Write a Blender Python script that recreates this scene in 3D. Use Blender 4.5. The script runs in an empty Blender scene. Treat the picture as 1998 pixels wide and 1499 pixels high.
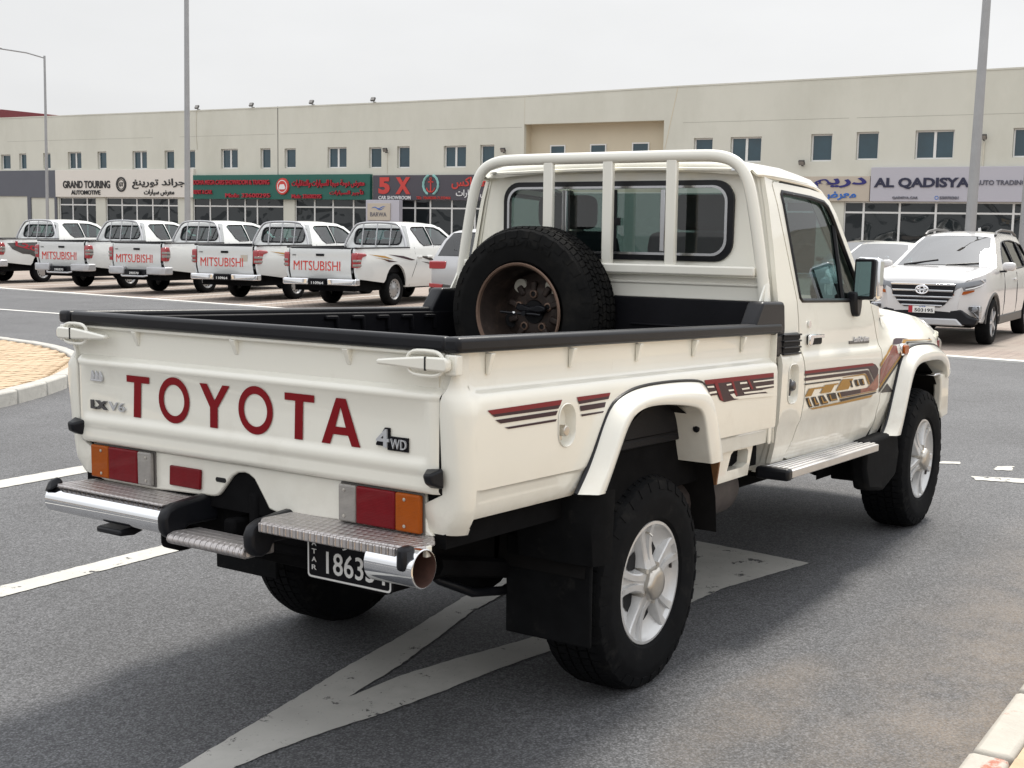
import bpy, bmesh, math, random
from mathutils import Vector, Matrix
from mathutils.geometry import delaunay_2d_cdt
random.seed(7)
R = math.radians
SC = bpy.context.scene
COL = SC.collection

# ------------------------------------------------------------------ camera
CAMF, CAMP = 2485.41, (-3.98547, -2.86214, 1.63479)
YAW, PITCH, ROLL = 0.58976, 0.12042, 0.01155
def cam_axes():
    cy, sy, cp, sp = math.cos(YAW), math.sin(YAW), math.cos(PITCH), math.sin(PITCH)
    f = Vector((cy*cp, sy*cp, -sp)); r = Vector((sy, -cy, 0)); u = r.cross(f)
    cr, sr = math.cos(ROLL), math.sin(ROLL)
    return cr*r+sr*u, -sr*r+cr*u, f
r_, u_, f_ = cam_axes()
cd = bpy.data.cameras.new('camera'); cam = bpy.data.objects.new('camera', cd); COL.objects.link(cam)
cam.matrix_world = Matrix(((r_.x, u_.x, -f_.x, CAMP[0]), (r_.y, u_.y, -f_.y, CAMP[1]), (r_.z, u_.z, -f_.z, CAMP[2]), (0, 0, 0, 1)))
cd.sensor_width = 36; cd.lens = 36*CAMF/1998; cd.clip_start = .05; cd.clip_end = 3000
SC.camera = cam
SC.render.resolution_x, SC.render.resolution_y = 1024, 768

# ------------------------------------------------------------------ world: bright overcast sky, brighter overhead, soft veiled sun
SUN_EL, SUN_AZ = R(57), R(4)          # azimuth measured from +x towards +y
W = bpy.data.worlds.new('World'); SC.world = W; W.use_nodes = True
nt = W.node_tree; nt.nodes.clear()
out = nt.nodes.new('ShaderNodeOutputWorld'); bg = nt.nodes.new('ShaderNodeBackground')
sky = nt.nodes.new('ShaderNodeTexSky'); sky.sky_type = 'NISHITA'; sky.sun_disc = False
sky.sun_elevation = SUN_EL; sky.sun_rotation = math.pi/2-SUN_AZ; sky.dust_density = 6; sky.air_density = 1.5
hs = nt.nodes.new('ShaderNodeHueSaturation'); hs.inputs['Saturation'].default_value = .25; hs.inputs['Value'].default_value = .012
nt.links.new(sky.outputs[0], hs.inputs['Color'])
tc = nt.nodes.new('ShaderNodeTexCoord'); sp = nt.nodes.new('ShaderNodeSeparateXYZ'); nt.links.new(tc.outputs['Generated'], sp.inputs[0])
rmp = nt.nodes.new('ShaderNodeValToRGB'); cr = rmp.color_ramp
cr.elements[0].position = 0; cr.elements[0].color = (.745, .75, .755, 1)
cr.elements[1].position = 1; cr.elements[1].color = (1.28, 1.31, 1.36, 1)
e = cr.elements.new(.17); e.color = (.765, .772, .78, 1)
e = cr.elements.new(.42); e.color = (1.24, 1.26, 1.30, 1)
nt.links.new(sp.outputs[2], rmp.inputs[0])
nz = nt.nodes.new('ShaderNodeTexNoise'); nz.inputs['Scale'].default_value = 2.6; nz.inputs['Detail'].default_value = 6
mp = nt.nodes.new('ShaderNodeMapping'); mp.inputs['Scale'].default_value = (1, 1, 2.6)
nt.links.new(tc.outputs['Generated'], mp.inputs[0]); nt.links.new(mp.outputs[0], nz.inputs['Vector'])
mr = nt.nodes.new('ShaderNodeMapRange'); mr.inputs[1].default_value = .3; mr.inputs[2].default_value = .7; mr.inputs[3].default_value = .93; mr.inputs[4].default_value = 1.07
nt.links.new(nz.outputs[0], mr.inputs[0])
mul = nt.nodes.new('ShaderNodeMix'); mul.data_type = 'RGBA'; mul.blend_type = 'MULTIPLY'; mul.inputs[0].default_value = 1
nt.links.new(rmp.outputs[0], mul.inputs[6]); nt.links.new(mr.outputs[0], mul.inputs[7])
add = nt.nodes.new('ShaderNodeMix'); add.data_type = 'RGBA'; add.blend_type = 'ADD'; add.inputs[0].default_value = 1
nt.links.new(mul.outputs[2], add.inputs[6]); nt.links.new(hs.outputs[0], add.inputs[7])
nt.links.new(add.outputs[2], bg.inputs[0]); bg.inputs[1].default_value = 1.0
nt.links.new(bg.outputs[0], out.inputs[0])
sl = bpy.data.lights.new('sun', 'SUN'); sl.energy = 4.2; sl.angle = R(11); sl.color = (1, .95, .87)
sun = bpy.data.objects.new('sun', sl); COL.objects.link(sun)
sd = Vector((math.cos(SUN_EL)*math.cos(SUN_AZ), math.cos(SUN_EL)*math.sin(SUN_AZ), math.sin(SUN_EL)))
sun.rotation_euler = (-sd).to_track_quat('-Z', 'Y').to_euler(); sun.location = sd*60
SC.view_settings.view_transform = 'Standard'; SC.view_settings.look = 'None'
SC.view_settings.exposure = .1; SC.view_settings.gamma = 1
SC.cycles.max_bounces = 8; SC.cycles.transparent_max_bounces = 16; SC.cycles.use_denoising = True

# ------------------------------------------------------------------ materials
MATS = {}
def mat(name, col=(.8, .8, .8), rough=.5, metal=0, coat=0, var=0, vscale=3, bump=0, bscale=60, spec=.5, dirt=None, dscale=1.5, dlo=.5, dhi=.7, alpha=None, det=6, vec=None, emit=0, coatr=.03):
    m = bpy.data.materials.new(name); m.use_nodes = True; t = m.node_tree; b = t.nodes['Principled BSDF']
    b.inputs['Base Color'].default_value = (*col, 1); b.inputs['Roughness'].default_value = rough; b.inputs['Metallic'].default_value = metal
    b.inputs['Coat Weight'].default_value = coat; b.inputs['Coat Roughness'].default_value = coatr; b.inputs['Specular IOR Level'].default_value = spec
    if emit: b.inputs['Emission Color'].default_value = (*col, 1); b.inputs['Emission Strength'].default_value = emit
    c = None; tcn = None
    if var or bump or dirt: tcn = t.nodes.new('ShaderNodeTexCoord')
    src = tcn.outputs['Object'] if tcn else None
    if tcn and vec:
        mpn = t.nodes.new('ShaderNodeMapping'); mpn.inputs['Scale'].default_value = vec; t.links.new(src, mpn.inputs[0]); src = mpn.outputs[0]
    if var:
        n = t.nodes.new('ShaderNodeTexNoise'); n.inputs['Scale'].default_value = vscale; n.inputs['Detail'].default_value = det; n.inputs['Roughness'].default_value = .65
        t.links.new(src, n.inputs['Vector'])
        q = t.nodes.new('ShaderNodeMapRange'); q.inputs[1].default_value = .25; q.inputs[2].default_value = .75; q.inputs[3].default_value = 1-var; q.inputs[4].default_value = 1+var
        t.links.new(n.outputs[0], q.inputs[0])
        x = t.nodes.new('ShaderNodeMix'); x.data_type = 'RGBA'; x.blend_type = 'MULTIPLY'; x.inputs[0].default_value = 1; x.inputs[6].default_value = (*col, 1)
        t.links.new(q.outputs[0], x.inputs[7]); c = x.outputs[2]
    if dirt:
        n = t.nodes.new('ShaderNodeTexNoise'); n.inputs['Scale'].default_value = dscale; n.inputs['Detail'].default_value = 9; n.inputs['Roughness'].default_value = .7
        t.links.new(src, n.inputs['Vector'])
        q = t.nodes.new('ShaderNodeMapRange'); q.inputs[1].default_value = dlo; q.inputs[2].default_value = dhi; t.links.new(n.outputs[0], q.inputs[0])
        x = t.nodes.new('ShaderNodeMix'); x.data_type = 'RGBA'; t.links.new(q.outputs[0], x.inputs[0])
        if c: t.links.new(c, x.inputs[6])
        else: x.inputs[6].default_value = (*col, 1)
        x.inputs[7].default_value = (*dirt, 1); c = x.outputs[2]
    if c: t.links.new(c, b.inputs['Base Color'])
    if bump:
        n = t.nodes.new('ShaderNodeTexNoise'); n.inputs['Scale'].default_value = bscale; n.inputs['Detail'].default_value = 4
        t.links.new(src, n.inputs['Vector'])
        q = t.nodes.new('ShaderNodeBump'); q.inputs['Strength'].default_value = bump; q.inputs['Distance'].default_value = .02
        t.links.new(n.outputs[0], q.inputs['Height']); t.links.new(q.outputs[0], b.inputs['Normal'])
    MATS[name] = m; return m
def glass(name, tint, refl=(1, 1, 1), wavy=0, wscale=1.5, ior=1.5, base=0.0):
    m = bpy.data.materials.new(name); m.use_nodes = True; t = m.node_tree; t.nodes.clear()
    o = t.nodes.new('ShaderNodeOutputMaterial'); tr = t.nodes.new('ShaderNodeBsdfTransparent'); tr.inputs[0].default_value = (*tint, 1)
    g = t.nodes.new('ShaderNodeBsdfGlossy'); g.inputs[0].default_value = (*refl, 1); g.inputs['Roughness'].default_value = .015
    fr = t.nodes.new('ShaderNodeLayerWeight'); pw = t.nodes.new('ShaderNodeMath'); pw.operation = 'POWER'; pw.inputs[1].default_value = 5; t.links.new(fr.outputs['Facing'], pw.inputs[0])
    q = t.nodes.new('ShaderNodeMapRange'); q.inputs[3].default_value = base+((ior-1)/(ior+1))**2; q.inputs[4].default_value = 1; t.links.new(pw.outputs[0], q.inputs[0])
    mx = t.nodes.new('ShaderNodeMixShader'); t.links.new(q.outputs[0], mx.inputs[0]); t.links.new(tr.outputs[0], mx.inputs[1]); t.links.new(g.outputs[0], mx.inputs[2])
    if wavy:
        c = t.nodes.new('ShaderNodeTexCoord'); n = t.nodes.new('ShaderNodeTexNoise'); n.inputs['Scale'].default_value = wscale; n.inputs['Detail'].default_value = 1
        t.links.new(c.outputs['Object'], n.inputs['Vector']); bp = t.nodes.new('ShaderNodeBump'); bp.inputs['Strength'].default_value = wavy; bp.inputs['Distance'].default_value = .1
        t.links.new(n.outputs[0], bp.inputs['Height']); t.links.new(bp.outputs[0], g.inputs['Normal']); t.links.new(bp.outputs[0], fr.inputs['Normal'])
    t.links.new(mx.outputs[0], o.inputs[0]); MATS[name] = m; return m
M = MATS
mat('paint', (.785, .768, .685), .38, coat=1, var=.025, vscale=1.3, dirt=(.63, .60, .52), dscale=2.6, dlo=.58, dhi=.9)
mat('paint_flare', (.77, .757, .685), .38, coat=1, var=.02, vscale=2)
mat('black_plastic', (.009, .0095, .012), .36, spec=.25, var=.25, vscale=8, bump=.05, bscale=300)
mat('liner', (.006, .006, .008), .55, spec=.15, var=.3, vscale=5, bump=.1, bscale=200)
mat('rubber', (.0065, .0068, .0075), .75, spec=.08, var=.3, vscale=14, dirt=(.030, .0285, .026), dscale=9, dlo=.55, dhi=.85)
mat('spare_rubber', (.0085, .0085, .0085), .75, spec=.08, var=.3, vscale=10, dirt=(.026, .024, .021), dscale=6, dlo=.5, dhi=.8)
mat('seam', (.01, .01, .01), .8)
mat('chassis', (.007, .007, .0075), .85, spec=.04, var=.4, vscale=7)
mat('dusty_black', (.011, .0105, .0105), .8, spec=.1, var=.3, vscale=6)
mat('chrome', (.82, .83, .85), .05, metal=1)
mat('alloy', (.56, .56, .555), .36, metal=.4, coat=.3, var=.08, vscale=12, dirt=(.33, .29, .23), dscale=8, dlo=.6, dhi=.9)
mat('hub_metal', (.55, .52, .47), .3, metal=.85, var=.1, vscale=14)
mat('alu_step', (.60, .59, .58), .38, metal=.8, var=.08, vscale=20)
def road_film(m):
    t = m.node_tree; b = t.nodes['Principled BSDF']; src = b.inputs['Base Color'].links[0].from_socket
    c = t.nodes.new('ShaderNodeTexCoord'); z = t.nodes.new('ShaderNodeSeparateXYZ'); t.links.new(c.outputs['Object'], z.inputs[0])
    n = t.nodes.new('ShaderNodeTexNoise'); n.inputs['Scale'].default_value = 7; n.inputs['Detail'].default_value = 8; n.inputs['Roughness'].default_value = .7; t.links.new(c.outputs['Object'], n.inputs['Vector'])
    q = t.nodes.new('ShaderNodeMapRange'); q.inputs[1].default_value = .98; q.inputs[2].default_value = .66; q.inputs[3].default_value = 0; q.inputs[4].default_value = .55; t.links.new(z.outputs[2], q.inputs[0])
    w = t.nodes.new('ShaderNodeMapRange'); w.inputs[1].default_value = .35; w.inputs[2].default_value = .7; t.links.new(n.outputs[0], w.inputs[0])
    k = t.nodes.new('ShaderNodeMath'); k.operation = 'MULTIPLY'; t.links.new(q.outputs[0], k.inputs[0]); t.links.new(w.outputs[0], k.inputs[1])
    x = t.nodes.new('ShaderNodeMix'); x.data_type = 'RGBA'; t.links.new(k.outputs[0], x.inputs[0]); t.links.new(src, x.inputs[6]); x.inputs[7].default_value = (.46, .41, .33, 1); t.links.new(x.outputs[2], b.inputs['Base Color'])
road_film(M['paint']); road_film(M['paint_flare'])
def plate_mat():
    m = mat('diamond_plate', (.52, .49, .48), .36, metal=.85, var=.12, vscale=18); t = m.node_tree; b = t.nodes['Principled BSDF']
    c = t.nodes.new('ShaderNodeTexCoord')
    hs_ = []
    for ang in (45, -45):
        mp_ = t.nodes.new('ShaderNodeMapping'); mp_.inputs['Rotation'].default_value = (0, 0, R(ang)); mp_.inputs['Scale'].default_value = (20, 60, 1)
        t.links.new(c.outputs['Object'], mp_.inputs[0]); ck = t.nodes.new('ShaderNodeTexVoronoi'); ck.inputs['Scale'].default_value = 1; ck.inputs['Randomness'].default_value = 0
        t.links.new(mp_.outputs[0], ck.inputs['Vector']); q = t.nodes.new('ShaderNodeMapRange'); q.inputs[1].default_value = .25; q.inputs[2].default_value = .45; q.inputs[3].default_value = 1; q.inputs[4].default_value = 0
        t.links.new(ck.outputs['Distance'], q.inputs[0]); hs_.append(q.outputs[0])
    ad = t.nodes.new('ShaderNodeMath'); ad.operation = 'MAXIMUM'; t.links.new(hs_[0], ad.inputs[0]); t.links.new(hs_[1], ad.inputs[1])
    bp = t.nodes.new('ShaderNodeBump'); bp.inputs['Strength'].default_value = 1; bp.inputs['Distance'].default_value = .008
    t.links.new(ad.outputs[0], bp.inputs['Height']); t.links.new(bp.outputs[0], b.inputs['Normal'])
    q = t.nodes.new('ShaderNodeMapRange'); q.inputs[3].default_value = .5; q.inputs[4].default_value = .22; t.links.new(ad.outputs[0], q.inputs[0]); t.links.new(q.outputs[0], b.inputs['Roughness'])
plate_mat()
mat('spare_metal', (.040, .028, .023), .6, metal=.3, var=.35, vscale=16, dirt=(.12, .08, .06), dscale=12, dlo=.5, dhi=.8)
mat('spare_lip', (.19, .122, .088), .45, metal=.4, var=.2, vscale=16)
mat('red_lens', (.15, .003, .007), .3, coat=.12, spec=.15, var=.12, vscale=30)
mat('amber_lens', (.32, .068, .003), .3, coat=.12, spec=.15, var=.1, vscale=30)
mat('clear_lens', (.25, .235, .215), .2, coat=.5, var=.15, vscale=25)
def lens_ribs(m):
    t = m.node_tree; b = t.nodes['Principled BSDF']; c = t.nodes.new('ShaderNodeTexCoord'); w = t.nodes.new('ShaderNodeTexWave'); w.bands_direction = 'Z'; w.inputs['Scale'].default_value = 70; t.links.new(c.outputs['Object'], w.inputs[0])
    w2 = t.nodes.new('ShaderNodeTexWave'); w2.bands_direction = 'Y'; w2.inputs['Scale'].default_value = 5; t.links.new(c.outputs['Object'], w2.inputs[0])
    a = t.nodes.new('ShaderNodeMath'); t.links.new(w.outputs[1], a.inputs[0]); t.links.new(w2.outputs[1], a.inputs[1])
    bp = t.nodes.new('ShaderNodeBump'); bp.inputs['Strength'].default_value = .2; bp.inputs['Distance'].default_value = .003; t.links.new(a.outputs[0], bp.inputs['Height']); t.links.new(bp.outputs[0], b.inputs['Normal'])
for k in ('red_lens', 'amber_lens', 'clear_lens'): lens_ribs(M[k])
mat('lens_bezel', (.12, .11, .10), .4)
mat('decal_red', (.19, .008, .013), .45, spec=.3)
mat('letter_red', (.19, .005, .009), .5, spec=.15, var=.06, vscale=9)
mat('decal_maroon', (.035, .013, .020), .35, spec=.25)
mat('decal_black', (.016, .011, .012), .35, spec=.25)
mat('decal_gold', (.36, .19, .035), .4, spec=.25)
mat('decal_rust', (.20, .028, .012), .4, coat=.4, var=.35, vscale=40, det=2)
mat('decal_silver', (.40, .40, .41), .4, coat=.3)
mat('trim_alu', (.50, .50, .51), .22, metal=.9)
mat('decal_dark', (.05, .042, .038), .4, spec=.25)
mat('badge_grey', (.10, .10, .105), .3, metal=.6)
mat('badge_silver', (.50, .51, .53), .3, metal=.3, coat=.4)
mat('plate_black', (.007, .007, .009), .5, spec=.12)
mat('plate_white', (.78, .78, .76), .4)
mat('seat', (.028, .028, .030), .8, var=.2, vscale=8)
mat('seat_light', (.16, .15, .14), .8)
mat('rust', (.19, .085, .03), .8, var=.4, vscale=20)
mat('dark_void', (.006, .006, .007), .9)
mat('exhaust_rust', (.060, .026, .018), .7, var=.4, vscale=30)
mat('muffler', (.055, .045, .042), .6, var=.4, vscale=14)
glass('cab_glass', (.32, .42, .42), ior=1.5, base=.03)
glass('rear_glass', (.36, .45, .45), ior=1.5, base=.03)
mat('mirror_glass', (.55, .80, .78), .02, metal=1)
# other vehicles
mat('white_paint', (.66, .67, .655), .28, coat=.8, var=.015, vscale=1)
mat('pearl_paint', (.58, .57, .565), .22, coat=1, var=.015, vscale=1)
mat('silver_paint', (.46, .46, .465), .3, metal=.3, coat=.8)
mat('dark_paint', (.035, .035, .042), .2, coat=1)
mat('mitsu_red', (.60, .05, .035), .4)
mat('mitsu_red_dark', (.48, .02, .025), .4)
mat('tail_red', (.32, .012, .018), .15, coat=1)
mat('silver_plastic', (.50, .50, .51), .35, metal=.5)
mat('steel_wheel', (.38, .38, .38), .4, metal=.6, var=.1, vscale=20)
mat('dark_alloy', (.10, .10, .10), .3, metal=.8)
mat('head_lens', (.22, .23, .25), .12, coat=.8, metal=.3)
mat('graphite', (.055, .052, .05), .4)
mat('wall_line', (.36, .355, .31), .9)
glass('car_glass', (.34, .50, .48), ior=1.5, base=.05)
glass('dark_glass', (.09, .10, .11), ior=1.5, base=.04)
glass('windscreen', (.10, .13, .14), ior=1.55, base=.21)

# ------------------------------------------------------------------ mesh builder
class MB:
    def __init__(s): s.v = []; s.f = []; s.m = []
    def add(s, vs, fs, mi=0):
        o = len(s.v); s.v += [tuple(v) for v in vs]; s.f += [tuple(i+o for i in f) for f in fs]; s.m += [mi]*len(fs); return s
    def box(s, x0, x1, y0, y1, z0, z1, mi=0):
        vs = [(x, y, z) for x in (x0, x1) for y in (y0, y1) for z in (z0, z1)]
        return s.add(vs, [(0, 1, 3, 2), (4, 6, 7, 5), (0, 4, 5, 1), (2, 3, 7, 6), (0, 2, 6, 4), (1, 5, 7, 3)], mi)
    def obox(s, c, sz, rot=None, mi=0):
        m = rot if rot else Matrix.Identity(3); a, b, d = (q/2 for q in sz); o = len(s.v)
        s.box(-a, a, -b, b, -d, d, mi)
        for i in range(o, len(s.v)): s.v[i] = tuple(Vector(c)+m @ Vector(s.v[i]))
        return s
    def prism(s, poly, plane, a, b, mi=0):
        n = len(poly)
        def P(p, t): return {'xz': (p[0], t, p[1]), 'yz': (t, p[0], p[1]), 'xy': (p[0], p[1], t)}[plane]
        vs = [P(p, a) for p in poly]+[P(p, b) for p in poly]
        fs = [tuple(range(n-1, -1, -1)), tuple(range(n, 2*n))]+[(i, (i+1) % n, n+(i+1) % n, n+i) for i in range(n)]
        return s.add(vs, fs, mi)
    def grid(s, rows, mi=0, cu=False, cv=False):
        nr, nc = len(rows), len(rows[0]); vs = [p for r in rows for p in r]; fs = []
        for i in range(nr if cu else nr-1):
            for j in range(nc if cv else nc-1):
                a, b = i, (i+1) % nr; c, d = j, (j+1) % nc
                fs.append((a*nc+c, a*nc+d, b*nc+d, b*nc+c))
        return s.add(vs, fs, mi)
    def tube(s, path, r, n=10, cap=True, mi=0, closed=False, flat=None):
        P = [Vector(p) for p in path]; k = len(P); rr = r if isinstance(r, (list, tuple)) else [r]*k
        T = []
        for i in range(k):
            a = P[i-1] if (i > 0 or closed) else P[i]; b = P[(i+1) % k] if (i < k-1 or closed) else P[i]
            T.append((b-a).normalized())
        up = Vector((0, 0, 1)) if abs(T[0].z) < .9 else Vector((1, 0, 0)); N = (up-T[0]*up.dot(T[0])).normalized(); rows = []
        for i in range(k):
            N = (N-T[i]*N.dot(T[i])).normalized(); B = T[i].cross(N)
            fx, fy = flat if flat else (1, 1)
            rows.append([tuple(P[i]+(N*math.cos(2*math.pi*j/n)*fx+B*math.sin(2*math.pi*j/n)*fy)*rr[i]) for j in range(n)])
        o = len(s.v); s.grid(rows, mi, cu=closed, cv=True)
        if cap and not closed: s.f += [tuple(range(o+n-1, o-1, -1)), tuple(range(o+(k-1)*n, o+k*n))]; s.m += [mi, mi]
        return s
    def lathe(s, prof, n=40, axis='y', c=(0, 0, 0), mi=0, closed=False):
        rows = []
        for r, a in prof:
            row = []
            for j in range(n):
                t = 2*math.pi*j/n; u, w = r*math.cos(t), r*math.sin(t)
                p = {'y': (u, a, w), 'x': (a, u, w), 'z': (u, w, a)}[axis]; row.append((p[0]+c[0], p[1]+c[1], p[2]+c[2]))
            rows.append(row)
        return s.grid(rows, mi, cu=closed, cv=True)
    def disc(s, c, r, axis='y', n=24, mi=0):
        vs = []
        for j in range(n):
            t = 2*math.pi*j/n; u, w = r*math.cos(t), r*math.sin(t)
            vs.append({'y': (c[0]+u, c[1], c[2]+w), 'x': (c[0], c[1]+u, c[2]+w), 'z': (c[0]+u, c[1]+w, c[2])}[axis])
        return s.add(vs, [tuple(range(n))], mi)
    def mesh(s, name, mats, ang=38, xf=None, weld=0, recalc=True, smooth=True):
        me = bpy.data.meshes.new(name); vs = [xf(v) for v in s.v] if xf else s.v
        me.from_pydata(vs, [], s.f)
        for q in (mats if isinstance(mats, (list, tuple)) else [mats]): me.materials.append(M[q] if isinstance(q, str) else q)
        me.polygons.foreach_set('material_index', s.m)
        bm = bmesh.new(); bm.from_mesh(me)
        if weld: bmesh.ops.remove_doubles(bm, verts=bm.verts, dist=weld)
        if recalc: bmesh.ops.recalc_face_normals(bm, faces=bm.faces)
        bm.to_mesh(me); bm.free()
        if smooth:
            me.polygons.foreach_set('use_smooth', [True]*len(me.polygons)); me.set_sharp_from_angle(angle=R(ang))
        me.update(); return me
    def build(s, name, mats, parent=None, bev=0, seg=2, ang=38, xf=None, weld=0, solid=0, bang=30, smooth=True, loc=None):
        o = bpy.data.objects.new(name, s.mesh(name, mats, ang, xf, weld or (1e-5 if bev else 0), True, smooth)); COL.objects.link(o)
        if parent: o.parent = parent
        if loc: o.location = loc
        if solid:
            q = o.modifiers.new('solid', 'SOLIDIFY'); q.thickness = abs(solid); q.offset = -1 if solid > 0 else 1
        if bev:
            q = o.modifiers.new('bevel', 'BEVEL'); q.width = bev; q.segments = seg; q.limit_method = 'ANGLE'; q.angle_limit = R(bang); q.harden_normals = False
        return o
def child(name, me, parent=None, loc=None):
    o = bpy.data.objects.new(name, me); COL.objects.link(o)
    if parent: o.parent = parent
    if loc: o.location = loc
    return o
def empty(name, loc=(0, 0, 0), rz=0, label=None, cat=None, group=None):
    o = bpy.data.objects.new(name, None); COL.objects.link(o); o.location = loc; o.rotation_euler = (0, 0, rz); o.empty_display_size = .2
    if label: tag(o, label, cat, group)
    return o
def tag(o, label, cat, group=None):
    o['label'] = label; o['category'] = cat
    if group: o['group'] = group
    return o
def copy_tree(o, parent=None):
    c = o.copy(); COL.objects.link(c); c.parent = parent
    for ch in list(o.children): copy_tree(ch, c)
    return c
def inside(p, poly):
    x, y = p; r = False; n = len(poly)
    for i in range(n):
        x1, y1 = poly[i]; x2, y2 = poly[(i+1) % n]
        if (y1 > y) != (y2 > y) and x < (x2-x1)*(y-y1)/(y2-y1)+x1: r = not r
    return r
def lerp(tab, z):
    tab = sorted(tab)
    if z <= tab[0][0]: return tab[0][1]
    for (a, b), (c, d) in zip(tab, tab[1:]):
        if z <= c: return b+(d-b)*(z-a)/(c-a)
    return tab[-1][1]
def densify(poly, step):
    o = []; n = len(poly)
    for i in range(n):
        a, b = poly[i], poly[(i+1) % n]; L = math.hypot(b[0]-a[0], b[1]-a[1]); k = max(1, int(round(L/step)))
        for j in range(k): o.append((a[0]+(b[0]-a[0])*j/k, a[1]+(b[1]-a[1])*j/k))
    return o
def cdt(outer, holes=(), xs=(), zs=(), dens=0):
    loops = [list(outer)]+[list(h) for h in holes]
    if dens: loops = [densify(l, dens) for l in loops]
    V = []; E = []
    for l in loops:
        o = len(V); V += [Vector(p) for p in l]; E += [(o+i, o+(i+1) % len(l)) for i in range(len(l))]
    for x in xs:
        for z in zs:
            p = (x, z)
            if inside(p, loops[0]) and not any(inside(p, h) for h in loops[1:]):
                if all((x-q[0])**2+(z-q[1])**2 > 1e-4*.36 for l in loops for q in l): V.append(Vector(p))
    r = delaunay_2d_cdt(V, E, [], 0, 1e-6)
    vs = [tuple(p) for p in r[0]]; fs = []
    for f in r[2]:
        c = [sum(vs[i][k] for i in f)/len(f) for k in (0, 1)]
        if inside(c, loops[0]) and not any(inside(c, h) for h in loops[1:]): fs.append(tuple(f))
    return vs, fs
def panel(mb, outer, ymap, s, holes=(), xs=(), zs=(), dens=0, flange=.0, off=0, mi=0):
    """sheet over an outline in the x-z plane, y from ymap(x,z), side s; optional inward flange round every edge"""
    vs, fs = cdt(outer, holes, xs, zs, dens)
    o = len(mb.v); mb.add([(x, s*(ymap(x, z)+off), z) for x, z in vs], fs, mi)
    if flange:
        cnt = {}
        for f in fs:
            for i in range(len(f)):
                k = tuple(sorted((f[i], f[(i+1) % len(f)]))); cnt[k] = cnt.get(k, 0)+1
        for (a, b), k in cnt.items():
            if k == 1:
                A, B = mb.v[o+a], mb.v[o+b]; mb.add([A, B, (B[0], B[1]-s*flange, B[2]), (A[0], A[1]-s*flange, A[2])], [(0, 1, 2, 3)], mi)
    return mb
FC = {}
def text2d(s, bold=0.0):
    """glyph outlines of the built-in font as a flat triangle mesh, normalised to its own box"""
    k = (s, bold)
    if k in FC: return FC[k]
    cu = bpy.data.curves.new('t', 'FONT'); cu.body = s; cu.offset = bold; cu.resolution_u = 3
    o = bpy.data.objects.new('t', cu); COL.objects.link(o)
    me = bpy.data.meshes.new_from_object(o.evaluated_get(bpy.context.evaluated_depsgraph_get()))
    vs = [(v.co.x, v.co.y) for v in me.vertices]; fs = [tuple(p.vertices) for p in me.polygons]
    bpy.data.objects.remove(o); bpy.data.curves.remove(cu); bpy.data.meshes.remove(me)
    x0, x1 = min(v[0] for v in vs), max(v[0] for v in vs); y0, y1 = min(v[1] for v in vs), max(v[1] for v in vs)
    r = ([((a-x0)/(x1-x0), (b-y0)/(y1-y0)) for a, b in vs], fs); FC[k] = r; return r
def text(mb, s, fn, depth=0, bold=0.0, mi=0, up=None):
    """fn(u,v,d) maps the unit box of the lettering to space; d is the height above the surface"""
    vs, fs = text2d(s, bold); o = len(mb.v)
    mb.add([fn(u, v, depth) for u, v in vs], fs, mi)
    if depth:
        cnt = {}
        for f in fs:
            for i in range(len(f)):
                k = tuple(sorted((f[i], f[(i+1) % len(f)]))); cnt[k] = cnt.get(k, 0)+1
        for (a, b), k in cnt.items():
            if k == 1: mb.add([mb.v[o+a], mb.v[o+b], fn(*vs[b], 0), fn(*vs[a], 0)], [(0, 1, 2, 3)], mi)
    return mb
AR = {'ا': 'FE8D FE8E', 'أ': 'FE83 FE84', 'ب': 'FE8F FE90 FE91 FE92', 'ت': 'FE95 FE96 FE97 FE98', 'ة': 'FE93 FE94', 'ج': 'FE9D FE9E FE9F FEA0', 'ح': 'FEA1 FEA2 FEA3 FEA4', 'د': 'FEA9 FEAA', 'ر': 'FEAD FEAE', 'س': 'FEB1 FEB2 FEB3 FEB4', 'ض': 'FEBD FEBE FEBF FEC0', 'ط': 'FEC1 FEC2 FEC3 FEC4', 'ع': 'FEC9 FECA FECB FECC', 'غ': 'FECD FECE FECF FED0', 'ف': 'FED1 FED2 FED3 FED4', 'ق': 'FED5 FED6 FED7 FED8', 'ك': 'FED9 FEDA FEDB FEDC', 'ل': 'FEDD FEDE FEDF FEE0', 'م': 'FEE1 FEE2 FEE3 FEE4', 'ن': 'FEE5 FEE6 FEE7 FEE8', 'و': 'FEED FEEE', 'ي': 'FEF1 FEF2 FEF3 FEF4'}
def arabic(s):
    """joined presentation forms in visual order"""
    o = []
    for i, ch in enumerate(s):
        if ch not in AR: o.append(ch); continue
        F = AR[ch].split(); pj = i > 0 and s[i-1] in AR and len(AR[s[i-1]].split()) == 4; nj = i < len(s)-1 and s[i+1] in AR and len(F) == 4
        o.append(chr(int(F[(3 if nj else 1) if pj else (2 if nj else 0)], 16)))
    return ''.join(reversed(o))
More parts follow.
